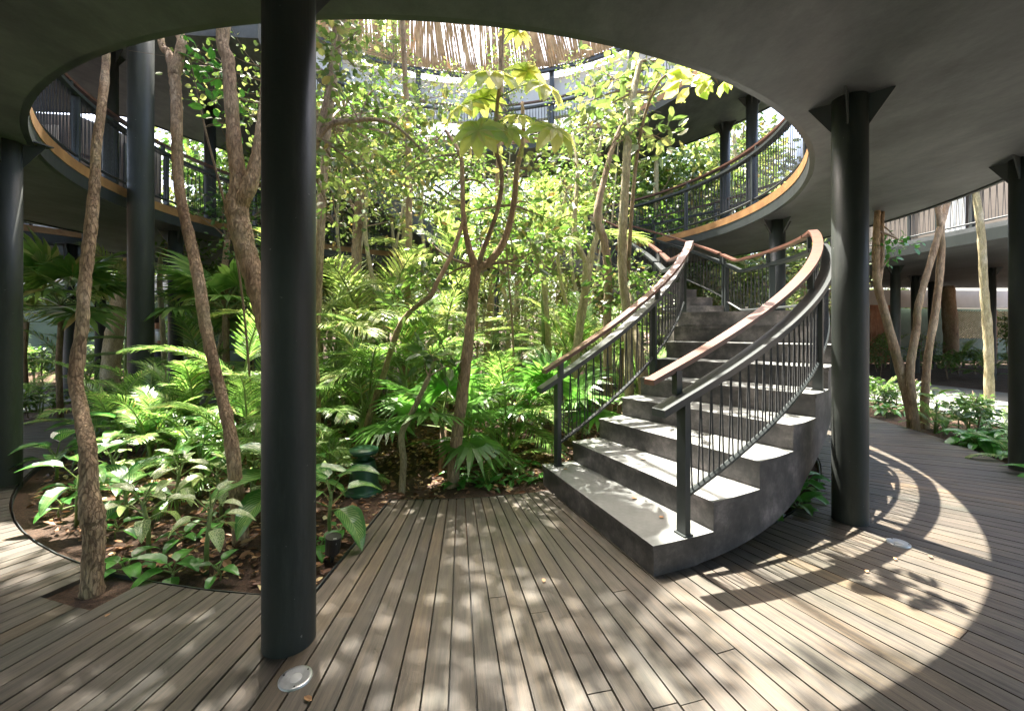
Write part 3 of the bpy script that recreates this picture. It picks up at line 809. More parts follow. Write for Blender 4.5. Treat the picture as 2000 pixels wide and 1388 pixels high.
def clump_leaves(mb, centers, radii, n_each, L, W, rng=rnp, up=0.75, flat=0.6, droop=.25, T=LEAF_T, F=LEAF_F):
    cs = np.asarray(centers, float); k = len(cs)
    if k == 0: return
    ids = np.repeat(np.arange(k), n_each); n = len(ids)
    rad_ = np.broadcast_to(np.asarray(radii, float), (k,))[ids]
    d_ = rng.normal(size=(n, 3)); d_ /= np.linalg.norm(d_, axis=1, keepdims=True)
    pos = cs[ids] + d_*(rad_*rng.random(n)**.5)[:, None]*np.array([1, 1, flat])
    D = d_*np.array([1,1,.4]) + rng.normal(size=(n, 3))*.5; D[:, 2] -= droop
    N = rng.normal(size=(n, 3))*(1-up); N[:, 2] += up
    s = rng.uniform(.65, 1.25, n)
    mb.batch(T, F, pos, D, N, L*s, W*s)
def grow(mb, a, b, r0, r1, seed, bow=.12, n=5):
    """a bowed branch from a to b"""
    rg = random.Random(seed); a = Vector(a); b = Vector(b); L = (b-a).length
    off = Vector((rg.uniform(-1,1), rg.uniform(-1,1), rg.uniform(-.3,1)))*bow*L
    p = [a, a.lerp(b, .33)+off*.8, a.lerp(b, .68)+off*.7, b]
    q, r = smooth_path(p, [r0, r0*.75+r1*.25, r0*.4+r1*.6, r1], 4); mb.tube(q, r, n, cap=False); return q
def leafy_tree(name, label, cat, stems, clumps, bark_, leaf_, Ls=.10, Ws=.055, per=60, crad=.4, group=None, up=.6, src=None, twigs=4, flat=.65, origin=None, loc=None, seed=1, parts=True, droop=.25):
    """stems: list of (pts, radii); clumps: centres; crown = twigs + leaves"""
    o = origin if origin is not None else Vector(stems[0][0][0]); o = Vector((o.x, o.y, 0)) if hasattr(o, 'x') else Vector(o)
    t = thing(name, label, cat, tuple(loc) if loc is not None else tuple(o), 0, group)
    m = MB()
    for i, (p, r) in enumerate(stems): trunk(m, [Vector(q)-o for q in p], r, 12 if max(r) > .03 else 7, seed=seed+i)
    m.build('trunk', bark_, t, smooth=True)
    rg = random.Random(seed); tips = [(Vector(p)-o, r) for pts, r_ in stems for p, r in list(zip(pts, r_))[len(pts)//2:]]
    m = MB(); lv = []; rng = np.random.default_rng(seed)
    for i, c in enumerate(clumps):
        c = Vector(c)-o
        a, ra = min(tips, key=lambda q: (q[0]-c).length+ (0.6 if q[0].z > c.z+.2 else 0))
        if (a-c).length > .05:
            q = grow(m, a, c, max(.004, min(ra*.45, .02)), .004, seed*100+i, n=4)
            for k in range(twigs):
                e_ = c+Vector((rg.gauss(0,1), rg.gauss(0,1), rg.gauss(0,.6)))*crad*.6; grow(m, q[-3], e_, .003, .0015, seed*999+i*7+k, n=3)
    if m.v: m.build('branches', M_twig, t)
    m = MB()
    cc = [tuple(Vector(c)-o) for c in clumps]
    clump_leaves(m, cc, crad, per, Ls, Ws, rng, up=up, flat=flat, droop=droop)
    m.build('crown', leaf_, t)
    return t
def ell(c, r, n, seed):
    rg = random.Random(seed); out = []
    while len(out) < n:
        q = Vector((rg.uniform(-1,1), rg.uniform(-1,1), rg.uniform(-1,1)))
        if q.length <= 1: out.append(Vector((c[0]+q.x*r[0], c[1]+q.y*r[1], c[2]+q.z*r[2])))
    return out

# pinnate frond: rachis leaves the crown at elevation el, droops along its length
def frond(mb_leaf, mb_stem, base, az, el, L, droop, nl=26, ll=.34, lw=.022, rng=None, petiole=.25, twist=0.0, vee=.35):
    rg = rng or random.Random(1); pts = []; p = Vector(base); e_ = el; n = 12; ds = L/n; dirs = []
    for i in range(n+1):
        d_ = Vector((math.cos(az)*math.cos(e_), math.sin(az)*math.cos(e_), math.sin(e_))); pts.append(p.copy()); dirs.append(d_)
        p = p+d_*ds; e_ -= droop/n*(0.5+i/n)
    mb_stem.tube(pts, [.011*(1-.8*i/n)*L/1.2+.002 for i in range(n+1)], 5, cap=False)
    P_ = []; D_ = []; N_ = []; LL = []
    for k in range(nl):
        f = petiole+(1-petiole)*(k+.5)/nl; x = f*n; i = min(int(x), n-1); q = pts[i].lerp(pts[i+1], x-i); d_ = dirs[i]
        side = d_.cross(Vector((0,0,1))); side = side.normalized() if side.length > .05 else Vector((1,0,0)); upv = side.cross(d_).normalized()
        s = math.sin(PI*min(1, .12+.9*(k+.5)/nl))**.55
        for sg in (-1, 1):
            a = rad(58-35*f)+rg.uniform(-.08, .08)
            dd = d_*math.cos(a)+side*sg*math.sin(a)+upv*vee*.6+Vector((0,0,-.12))+Vector((rg.uniform(-.06,.06),)*3)
            P_.append(q); D_.append(dd); N_.append(upv+side*sg*-.3); LL.append(ll*s*rg.uniform(.85, 1.1)*L/1.2)
    T = [(0,-.12,0), (0,.12,0), (.35,-.5,.03), (.35,.5,.03), (.72,-.36,-.05), (.72,.36,-.05), (1,0,-.2)]
    F = [(0,2,3,1), (2,4,5,3), (4,6,5)]
    mb_leaf.batch(T, F, np.array([tuple(v) for v in P_]), np.array([tuple(v) for v in D_]), np.array([tuple(v) for v in N_]), np.array(LL), lw)
def palm_proto(name, seed, nfr, L, h, leaf_, stems=1, ll=.34, lw=.022, nl=26, spread=(.35, 1.35), droop=1.3, rtr=.03):
    rg = random.Random(seed); t = thing(name, '', 'palm'); ml, ms, mt = MB(), MB(), MB()
    for s in range(stems):
        a0 = rg.uniform(0, 6.28); b0 = Vector((math.cos(a0), math.sin(a0), 0))*(.07*stems if stems > 1 else 0); hh = h*rg.uniform(.6, 1.1)
        top = b0*1.6+Vector((rg.uniform(-.1,.1), rg.uniform(-.1,.1), hh))
        if hh > .1: mt = MB(); mt.tube([b0, b0.lerp(top, .5)+Vector((.02, 0, 0)), top], [rtr, rtr*.9, rtr*.7], 8); mt.build('stem', M_stemg, t, smooth=True)
        k = max(3, nfr//stems)
        for i in range(k):
            f = i/max(1, k-1); el = spread[1]-(spread[1]-spread[0])*f+rg.uniform(-.12,.12)
            frond(ml, ms, top, a0+i*2.4+rg.uniform(-.3,.3), el, L*rg.uniform(.75, 1.1), droop*rg.uniform(.7, 1.2), nl, ll, lw, rg)
    o = ms.build('rachis', M_stemg, t); ml.build('fronds', leaf_, t)
    return t
# fan leaf: folded segments spreading from a hub
def fan_leaf(ml, ms, base, az, el, petL, R, rg, nseg=30, span=4.6, droop=.5):
    p0 = Vector(base); d_ = Vector((math.cos(az)*math.cos(el), math.sin(az)*math.cos(el), math.sin(el)))
    hub = p0+d_*petL+Vector((0,0,-.08*petL)); ms.tube([p0, p0.lerp(hub, .5)+Vector((0,0,.04*petL)), hub], [.009, .007, .005], 5, cap=False)
    d2 = (d_+Vector((0,0,-.25))).normalized(); side = d2.cross(Vector((0,0,1))).normalized(); up = side.cross(d2).normalized()
    P_, D_, N_, LL = [], [], [], []
    for i in range(nseg):
        a = -span/2+span*i/(nseg-1); dd = d2*math.cos(a)+side*math.sin(a)+up*.12
        P_.append(hub); D_.append(dd); N_.append(up+side*.25*(1 if i % 2 else -1)); LL.append(R*rg.uniform(.88, 1.05)*(1-.12*abs(a)/2.3))
    T = [(0,0,0), (.35,-.5,.02), (.35,.5,.02), (.7,-.42,-.03-droop*.14), (.7,.42,-.03-droop*.14), (1,0,-.1-droop*.42)]
    F = [(0,1,2), (1,3,4,2), (3,5,4)]
    ml.batch(T, F, np.array([tuple(v) for v in P_]), np.array([tuple(v) for v in D_]), np.array([tuple(v) for v in N_]), np.array(LL), R*.115)
def fan_proto(name, seed, n, R, pet, h, leaf_, droop=.5, rtr=.035):
    rg = random.Random(seed); t = thing(name, '', 'palm'); ml, ms, mt = MB(), MB(), MB()
    if h > .1: mt.tube([(0,0,0), (.03,0,h*.5), (0,.02,h)], [rtr*1.1, rtr, rtr], 9, jag=.08); mt.build('stem', M_bark2, t, smooth=True)
    for i in range(n):
        el = 1.25-1.35*i/max(1, n-1)+rg.uniform(-.1,.1); fan_leaf(ml, ms, (0,0,h), i*2.4+rg.uniform(-.3,.3), el, pet*rg.uniform(.8,1.15), R*rg.uniform(.85,1.1), rg, droop=droop)
    ms.build('stalks', M_stemg, t); ml.build('fan_leaves', leaf_, t)
    return t
# broad leaf: a bent, cupped blade with rows of quads
def blade(mb, base, d_, up, L, W, bend=.6, nu=9, nv=4, wave=.02, tip=.55, rg=None):
    p = Vector(base); d_ = Vector(d_).normalized(); side = d_.cross(Vector(up)).normalized(); upv = side.cross(d_).normalized()
    vs = []; uv = []; a = 0
    for i in range(nu+1):
        u = i/nu; wv = W/2*(math.sin(PI*u**tip)**.8 if 0 < u < 1 else 0.0)
        for j in range(-nv, nv+1):
            v = j/nv; z = abs(v)**1.3*wv*.35+math.sin(u*18+abs(v)*2)*wave*abs(v)*W
            q = p+side*v*wv+upv*z; vs.append(tuple(q)); uv.append((u, .5+v*.5))
        ang = bend/nu; dn = d_*math.cos(ang)-upv*math.sin(ang); upv = upv*math.cos(ang)+d_*math.sin(ang); d_ = dn; p = p+d_*(L/nu)
    m = 2*nv+1; fs = []
    for i in range(nu):
        for j in range(m-1): fs.append((i*m+j, i*m+j+1, (i+1)*m+j+1, (i+1)*m+j))
    mb.add(vs, fs, uv)
def broad_proto(name, seed, n, L, W, h, leaf_, cat='plant', pet=.22, el=(.5, 1.3), bend=.8, lean=.05, rs=.014):
    rg = random.Random(seed); t = thing(name, '', cat); ms, ml = MB(), MB()
    top = Vector((rg.uniform(-lean, lean), rg.uniform(-lean, lean), h)); ms.tube([(0,0,0), (top.x*.3+.01, top.y*.3, h*.5), top], [rs*1.15, rs, rs*.9], 8)
    for i in range(n):
        f = i/max(1, n-1); az = i*2.4+rg.uniform(-.3,.3); e_ = el[1]-(el[1]-el[0])*f
        d_ = Vector((math.cos(az)*math.cos(e_), math.sin(az)*math.cos(e_), math.sin(e_))); b0 = top*(1-.35*f); q = b0+d_*pet*rg.uniform(.8,1.2)
        ms.tube([b0, q], [.006, .004], 5, cap=False)
        d2 = Vector((math.cos(az)*math.cos(e_-.45), math.sin(az)*math.cos(e_-.45), math.sin(e_-.45)))
        s = rg.uniform(.75, 1.1); blade(ml, q, d2, (0,0,1), L*s, W*s, bend*rg.uniform(.7,1.3), rg=rg)
    ms.build('stem', M_stemg, t, smooth=True); ml.build('leaves', leaf_, t)
    return t
PROTO_USED = set()
def place(proto, loc, rz, sc, label, group=None, cat=None, name=None):
    if proto.name not in PROTO_USED:
        PROTO_USED.add(proto.name); o = proto; o.location = loc; o.rotation_euler = (0,0,rz); o.scale = (sc,)*3; o['label'] = label
        if group: o['group'] = group
    else: 
        o = dup(proto, loc, rz, sc, label, group)
        if not group and 'group' in o: del o['group']
    if cat: o['category'] = cat
    return o
# ---------------------------------------------------------------- the individual trees of the garden
def PL(*q): return [P(*a) for a in q]
def gnd(v, h=-.06): return Vector((v.x, v.y, h))
# 1: knotted left trunk standing in the square cut-out
p = [gnd(P(180,1168,2.5))]+PL((180,1120,2.5), (184,1040,2.52), (180,1005,2.53), (174,960,2.55), (172,880,2.6), (158,800,2.7), (148,735,2.78), (160,640,2.85), (166,550,2.92), (176,455,3.0), (185,360,3.1), (188,290,3.2), (200,200,3.35), (207,120,3.6))+[Vector((-3.6,3.9,4.6)), Vector((-3.7,4.3,6.0))]
r = [.060,.052,.053,.062,.045,.041,.037,.036,.034,.034,.035,.032,.028,.029,.026,.022,.02]
leafy_tree('slender_tree', 'knotted brown tree trunk at far left growing through a square hole in the deck', 'tree', [(p, r)],
    ell((-3.4, 4.6, 7.2), (1.5, 1.5, 1.2), 26, 31), M_bark, M_leafB, .11, .06, 70, .45, seed=31)
# 2
p = [gnd(P(472,1050,3.12))]+PL((470,1040,3.12), (462,960,3.14), (450,850,3.2), (430,760,3.3), (404,650,3.4), (390,560,3.5), (374,480,3.6), (352,380,3.7), (346,290,3.8), (345,200,3.9), (341,150,3.95))
r = [.058,.054,.049,.044,.042,.041,.044,.042,.040,.041,.043,.046]
s2 = (PL((341,150,3.95), (330,105,4.1), (312,60,4.4))+[Vector((-4.3,5.2,6.5))], [.045,.035,.03,.02]); s3 = (PL((341,150,3.95), (355,85,4.15), (365,20,4.5))+[Vector((-3.0,5.0,7.0))], [.045,.04,.035,.02])
leafy_tree('slender_tree', 'curving light brown trunk that forks just below the ceiling edge, second from left', 'tree', [(p, r), s2, s3],
    ell((-3.4, 5.2, 7.4), (1.7, 1.4, 1.3), 30, 32), M_bark, M_leafB, .11, .06, 70, .45, seed=32)
# 3: the big forked trunk
p = [gnd(P(585,1000,3.6))]+PL((580,960,3.6), (555,800,3.62), (530,660,3.66), (508,580,3.7), (484,500,3.75), (468,440,3.8), (460,395,3.82))
s2 = (PL((460,400,3.82), (466,360,3.83), (458,280,3.86), (452,200,3.9), (446,120,3.96), (440,40,4.05))+[Vector((-2.6,4.6,6.5)), Vector((-2.5,4.8,8))], [.085,.068,.06,.055,.054,.052,.045,.035])
s3 = (PL((464,405,3.82), (484,370,3.8), (502,310,3.85), (512,250,3.9), (520,180,4.0), (528,60,4.2))+[Vector((-2.0,4.4,7.0))], [.075,.062,.055,.052,.05,.04,.03])
leafy_tree('forked_tree', 'thick rough trunk forking into two limbs, immediately left of the foreground column', 'tree', [(p, [.11,.10,.092,.088,.085,.085,.09,.095]), s2, s3],
    ell((-2.4, 4.8, 8.4), (1.7, 1.6, 1.2), 34, 33), M_bark, M_leafB, .12, .065, 80, .45, seed=33)
# 4: central tree with its fork
p = [gnd(P(884,960,4.15))]+PL((884,945,4.15), (890,870,4.15), (902,780,4.18), (912,700,4.2), (918,640,4.2), (924,580,4.22), (930,520,4.22))
s2 = (PL((930,524,4.22), (915,480,4.25), (905,420,4.3), (903,350,4.35), (898,300,4.4), (870,255,4.5)), [.042,.030,.026,.024,.02,.014])
s3 = (PL((930,522,4.22), (955,512,4.2), (985,470,4.2), (1003,400,4.25), (1010,330,4.3), (1022,270,4.4), (1020,200,4.5)), [.042,.038,.033,.03,.026,.022,.016])
s4 = (PL((905,430,4.3), (885,490,4.1), (852,555,4.0), (842,580,3.98)), [.02,.022,.022,.02])
cl = [P(x, y, z) for x, y, z in ((860,330,4.6),(820,300,4.8),(1000,280,4.5),(1050,330,4.4),(960,380,4.7),(890,420,4.8),(1040,400,4.6),(1010,450,4.5),(850,400,4.6),(940,470,4.6),(1060,480,4.6),(1080,430,4.8),(870,540,4.5),(990,540,4.5),(1040,530,4.4),(780,350,4.7),(930,300,4.9),(1000,360,5.0),(840,470,5.0))]
leafy_tree('forked_tree', 'central brown tree forking at mid height, standing where deck meets mulch', 'tree', [(p, [.068,.062,.057,.053,.050,.047,.047,.05]), s2, s3, s4], cl, M_bark, M_leafA, .10, .052, 44, .38, seed=34)
# 5: the big-leaved sapling
def palmate(ml, ms, base, hub, R, normal, rg, n=9):
    ms.tube([base, Vector(base).lerp(Vector(hub), .5)+Vector((0,0,.05)), hub], [.007, .005, .004], 4, cap=False)
    nrm = Vector(normal).normalized(); a_ = nrm.orthogonal().normalized(); b_ = nrm.cross(a_)
    for i in range(n):
        a = 2*PI*i/n+rg.uniform(-.08,.08); d_ = (a_*math.cos(a)+b_*math.sin(a)-nrm*.05)
        blade(ml, hub, d_, nrm, R*rg.uniform(.85,1.1), R*.44, .7, nu=8, nv=2, wave=.01, tip=.8)
t = thing('big_leaf_sapling', 'thin sapling carrying huge pale palmate leaves, top centre', 'tree', (0,0,0))
m = MB(); p = [gnd(P(872,940,4.6))]+PL((880,900,4.6),(905,700,4.4),(935,520,4.2),(955,460,4.15),(974,400,4.1),(980,340,4.1),(966,280,4.1),(970,220,4.1),(976,160,4.1),(980,100,4.1),(984,20,4.15))+[Vector((-.1,4.3,5.3))]
trunk(m, p, [.03,.03,.028,.026,.024,.022,.021,.02,.019,.017,.014,.010,.008], 8, seed=9); m.build('trunk', M_bark2, t, smooth=True)
rg = random.Random(5); ml, ms = MB(), MB()
for (sx, sy), (hx, hy, hz), R, nrm in (((976,165), (958,140,3.95), .50, (.05,-.45,.8)), ((974,200),(942,192,4.3), .36, (-.2,.2,1)), ((976,190),(1062,165,4.0), .42, (.35,-.45,.8)), ((972,230),(935,255,3.9), .42, (-.1,-.9,.35)),
        ((972,220),(1083,252,3.95), .42, (.3,-.65,.6)), ((970,240),(992,252,4.0), .33, (.1,-.8,.6)), ((975,200),(905,205,3.95), .34, (-.4,-.3,.8)), ((976,150),(1030,140,4.3), .32, (.2,.2,1)), ((976,180),(1010,225,4.4), .33, (0,-.5,.9)), ((980,90),(1010,60,4.3),.3,(.3,-.2,1))):
    palmate(ml, ms, P(sx, sy, 4.1), P(hx, hy, hz), R*.72, nrm, rg)
ms.build('leaf_stalks', M_stemg, t); ml.build('leaves', M_big, t)
# 6, 7: leaning poles in the middle
t = leafy_tree('leaning_sapling', 'bare pole-like sapling leaning to the right through the palms left of the central tree', 'tree', [([gnd(P(700,900,5.0))]+PL((722,812,5.0), (745,745,4.95), (775,650,4.8), (800,610,4.7), (842,578,4.3)), [.04,.036,.034,.032,.028,.022])], [P(800,600,4.7), P(830,540,4.5)], M_bark2, M_leafB, .12, .06, 40, .3, seed=35)
leafy_tree('cut_sapling', 'short pale crooked sapling by the deck edge, left of the central tree', 'tree', [([gnd(P(784,975,4.0))]+PL((785,960,4.0), (788,900,4.0), (784,850,4.02), (800,815,4.0), (822,770,3.95), (838,735,3.95)), [.032,.032,.03,.03,.026,.024,.02])], [P(850,700,4.0), P(830,690,4.2), P(870,715,4.1)], M_barkg, M_leafB, .14, .07, 22, .22, seed=36)
# 8.. trunks behind the stair rail
leafy_tree('slender_tree', 'pale sunlit trunk with a V fork left of the staircase handrail', 'tree', [([gnd(P(1118,800,6.2))]+PL((1122,720,6.2), (1132,640,6.2), (1144,560,6.2), (1147,515,6.2)), [.06,.06,.06,.06,.062]),
    (PL((1147,515,6.2), (1125,470,6.2), (1122,420,6.3), (1128,330,6.5), (1118,260,6.7)), [.045,.04,.035,.03,.02]), (PL((1147,515,6.2), (1166,460,6.2), (1172,400,6.2), (1160,350,6.2), (1180,250,6.3)), [.045,.04,.035,.03,.02])],
    [P(x,y,6.3) for x,y in ((1110,300),(1140,250),(1090,360),(1180,300),(1120,400),(1160,210),(1075,440),(1190,380),(1130,340))], M_barkg, M_leafA, .12, .065, 30, .5, seed=37)
leafy_tree('slender_tree', 'dark speckled trunk just right of the V forked one, behind the left stair railing', 'tree', [([gnd(P(1190,800,5.6))]+PL((1186,640,5.6), (1188,540,5.6), (1180,470,5.6), (1166,420,5.6), (1180,350,5.7), (1200,280,5.8), (1240,180,6.0)), [.06,.055,.05,.05,.045,.04,.035,.025])],
    [P(x,y,z) for x,y,z in ((1220,160,6),(1260,130,6.0),(1200,200,6.2),(1240,220,6.1),(1290,150,6.2),(1180,170,6.4),(1270,270,5.9),(1230,110,6.0),(1160,130,6.5))], M_bark2, M_leafA, .14, .08, 24, .42, seed=38)
leafy_tree('slender_tree', 'greenish mottled upright trunk nearest the stair top, right of the speckled trunk', 'tree', [([gnd(P(1232,820,5.0))]+PL((1226,640,5.0), (1216,540,5.0), (1216,460,5.0), (1222,350,5.0), (1228,250,5.05), (1238,180,5.1), (1250,120,5.2)), [.055,.05,.05,.052,.048,.045,.04,.03])],
    [P(x,y,z) for x,y,z in ((1240,130,5.2),(1200,160,5.3),(1290,120,5.1),(1180,210,5.3),(1260,260,5.1),(1290,270,5.2),(1190,290,5.4),(1150,200,5.5),(1300,170,5.3),(1215,240,4.9))], M_barkg, M_leafA, .15, .085, 22, .34, seed=39)
leafy_tree('twisting_shrub', 'leafy branch with pale broad leaves hanging over the ceiling edge at upper right', 'shrub', [([gnd(Vector((1.45,6.0,0)))]+[Vector((1.5,5.7,2.0)), Vector((1.5,5.2,3.6)), Vector((1.5,4.4,4.0)), P(1370,150,3.75)], [.03,.028,.02,.012,.006])],
    [P(1360,150,3.7), P(1395,148,3.65), P(1340,150,3.9)], M_bark2, M_big, .15, .09, 16, .14, seed=40)
leafy_tree('slender_tree', 'mossy trunk seen under the left stair handrail', 'tree', [([gnd(P(1262,860,4.9))]+PL((1258,760,5.0), (1240,650,5.2), (1222,560,5.6)), [.07,.065,.055,.05])], [P(1235,600,5.4), P(1190,560,5.5), P(1260,560,5.6), P(1215,530,5.4)], M_barkg, M_leafB, .12, .05, 60, .35, seed=41)
# left of centre, high foliage screen
leafy_tree('arching_tree', 'yellow-green arching tree whose leaves fill the opening right of the foreground column', 'tree',
    [([gnd(Vector((-2.05, 4.6, 0)))]+[Vector((-2.1,4.6,1.2)), Vector((-2.15,4.5,2.4)), P(622,270,4.3), P(700,235,4.3), P(770,245,4.4), P(830,300,4.6)], [.05,.05,.045,.032,.022,.016,.008]),
     ([P(622,270,4.3), P(640,180,4.4), P(650,100,4.6), P(660,0,4.8)], [.035,.03,.025,.015])],
    [P(x,y,z) for x,y,z in ((650,90,4.5),(700,60,4.7),(640,150,4.4),(690,130,4.6),(660,210,4.4),(720,180,4.6),(700,240,4.5),(760,230,4.7),(820,210,4.8),(640,290,4.4),(690,300,4.6),(750,290,4.8),(810,270,4.9),(850,200,5.0),(660,340,4.6),(720,350,4.8),(780,340,5.0),(870,250,5.1),(640,40,4.7),(640,400,4.8),(600,60,4.6),(600,160,4.8))], M_bark2, M_leafA, .095, .06, 46, .36, seed=42)
leafy_tree('arching_tree', 'fine-leaved tree behind the foreground column with bare arching twigs', 'tree',
    [([gnd(Vector((-2.6, 5.6, 0)))]+[Vector((-2.5,5.6,2.0)), Vector((-2.4,5.7,4.2)), Vector((-2.2,5.9,6.2))], [.06,.055,.045,.03])],
    [P(x,y,z) for x,y,z in ((480,120,5.5),(500,180,5.4),(480,230,5.5),(400,130,5.2),(420,180,5.2),(640,330,6),(700,390,6),(780,420,6.4),(840,370,6.2),(650,250,6.2),(720,300,6.4),(800,320,6.6),(690,160,6.8),(660,450,6.2),(900,180,7),(880,330,6.6))], M_bark2, M_leafA, .08, .05, 50, .5, seed=43)
leafy_tree('twig_shrub', 'thin arching twigs with bright green leaves beside the second trunk, upper left', 'shrub',
    [([gnd(Vector((-2.7, 4.6, 0)))]+[Vector((-2.75,4.4,2.0)), P(400,250,4.2), P(385,180,4.1), P(370,110,4.1)], [.012,.011,.009,.006,.004])],
    [P(x,y,4.1) for x,y in ((385,95),(405,130),(430,150),(420,200),(375,120),(440,240),(480,200))], M_twig, M_sprout, .10, .06, 14, .16, seed=44, twigs=6)
# right side
S = (6.75, 6.4)
leafy_tree('multi_stem_tree', 'multi-stem tree with splayed orange-brown stems in the bed at right', 'tree',
    [([gnd(P(1782,840,6.6))]+PL((1778,800,6.6), (1755,710,6.6), (1725,600,6.6), (1712,540,6.6), (1712,450,6.6), (1716,380,6.7)), [.075,.07,.062,.055,.05,.045,.03]),
     (PL((1715,560,6.6), (1722,500,6.6), (1722,440,6.65), (1726,370,6.8)), [.04,.035,.03,.025]),
     ([gnd(P(1790,845,6.5))]+PL((1784,800,6.5), (1778,720,6.5), (1790,640,6.5), (1793,600,6.5), (1812,530,6.6), (1838,440,6.7), (1855,380,6.9)), [.06,.055,.05,.048,.045,.042,.04,.035]),
     ([gnd(P(1806,835,6.7))]+PL((1806,790,6.7), (1812,700,6.7), (1828,600,6.7), (1838,500,6.7), (1836,430,6.7), (1825,360,6.9)), [.058,.055,.05,.048,.045,.04,.03])],
    [P(x,y,6.6) for x,y in ((1725,480),(1745,460),(1770,475),(1740,500))]+ell((6.8,7.2,5.0),(1.3,1.0,.8),10,3), M_bark, M_sprout, .10, .07, 16, .22, seed=45)
leafy_tree('slender_tree', 'single pale crooked trunk at far right beside the border column', 'tree',
    [([gnd(P(1932,770,8.2))]+PL((1932,740,8.2), (1930,660,8.2), (1922,560,8.2), (1918,480,8.2), (1912,420,8.2), (1905,370,8.3)), [.075,.072,.068,.062,.058,.06,.05])], ell((7.6,9.2,5.6),(1.3,1.3,.8),10,4), M_barkg, M_leafB, .11, .06, 50, .4, seed=46)
leafy_tree('thick_tree', 'thick brown distant trunk among the right hand columns', 'tree', [([gnd(P(1858,730,17))]+PL((1858,715,17), (1856,640,17), (1850,560,17.2)), [.26,.24,.22,.22])], [], M_bark2, M_leafB, seed=47)
leafy_tree('leaning_tree', 'thick grey leaning trunk far behind the leftmost tree', 'tree', [([gnd(P(213,760,11))]+PL((215,740,11), (220,680,11), (232,610,11), (250,540,11.1), (262,500,11.3)), [.22,.2,.2,.2,.19,.18])], [], M_barkg, M_leafB, seed=48)
leafy_tree('slender_tree', 'thin orange-brown trunk behind the second trunk', 'tree', [([gnd(P(441,740,8))]+PL((441,700,8), (441,620,8), (438,540,8), (444,470,8.2)), [.06,.055,.06,.055,.05])], ell((-5.2,8.4,3.6),(1,.8,.6),8,5), M_bark, M_leafD, .11, .06, 50, .4, seed=49)
leafy_tree('slender_tree', 'thin greenish trunk just right of the thick grey column', 'tree', [([gnd(P(322,760,8.6))]+PL((322,740,8.6), (318,650,8.6), (312,560,8.6), (314,500,8.7)), [.05,.045,.045,.045,.04])], ell((-6.9,9.0,3.0),(.6,.6,.5),6,6), M_barkg, M_leafB, .11, .06, 60, .4, seed=50)
for i, (x, y, z, lb) in enumerate(((700,640,7.5,'dark mossy trunk left of centre behind the palms'), (790,560,8.5,'slim grey trunk half hidden by palms in the middle'), (1065,600,7.0,'straight yellowish ringed trunk between the central tree and the stairs'), (995,700,5.4,'very thin dark stem right of the central tree'), (620,560,7,'pale thin trunk beside the right edge of the foreground column'))):
    q = P(x, y, z); r_ = (.09,.06,.045,.014,.04)[i]
    leafy_tree('slender_tree', lb, 'tree', [([Vector((q.x,z,-.06)), Vector((q.x+.05,z,1.2)), Vector((q.x-.04,z,2.6)), Vector((q.x+.1,z+.1,(5.5,5.0,2.6,2.4,5)[i]))], [r_*1.1,r_,r_*.9,r_*.6])],
        ell((q.x, z, (5.2,5.0,2.8,2.4,4.6)[i]), (.9,.7,.8), (12,12,7,6,12)[i], 60+i), (M_bark2,M_barkg,M_barkg,M_twig,M_barkg)[i], M_leafB if i != 2 else M_palm, .12, .06, 60, .4, seed=51+i)
# tall canopy trees over the court: their crowns sift the sun over the deck
def canopy(label, base, top, cr, n, seed, leaf_=None, per=70, cra=.42):
    b_ = Vector((*base, -.06)); t_ = Vector(top)
    leafy_tree('canopy_tree', label, 'tree', [([b_, b_.lerp(t_, .35)+Vector((.1,.1,0)), b_.lerp(t_, .7), t_], [.06,.05,.035,.02])], ell(top, cr, n, seed), M_bark2, leaf_ or M_leafB, .11, .062, per, cra, seed=seed)
canopy('tall tree behind the big forked trunk with its crown high over the court', (-3.2, 6.6), (-3.7, 6.1, 10.5), (1.5, 1.7, .8), 44, 71, per=85)
canopy('tall tree in the middle of the garden with its crown high over the court', (-1.9, 7.6), (-1.65, 6.3, 10.5), (1.15, 1.35, .6), 32, 72)
canopy('tall tree right of the garden centre with its crown high over the court', (-.6, 8.6), (.1, 5.0, 10.4), (1.0, .25, .3), 6, 73)
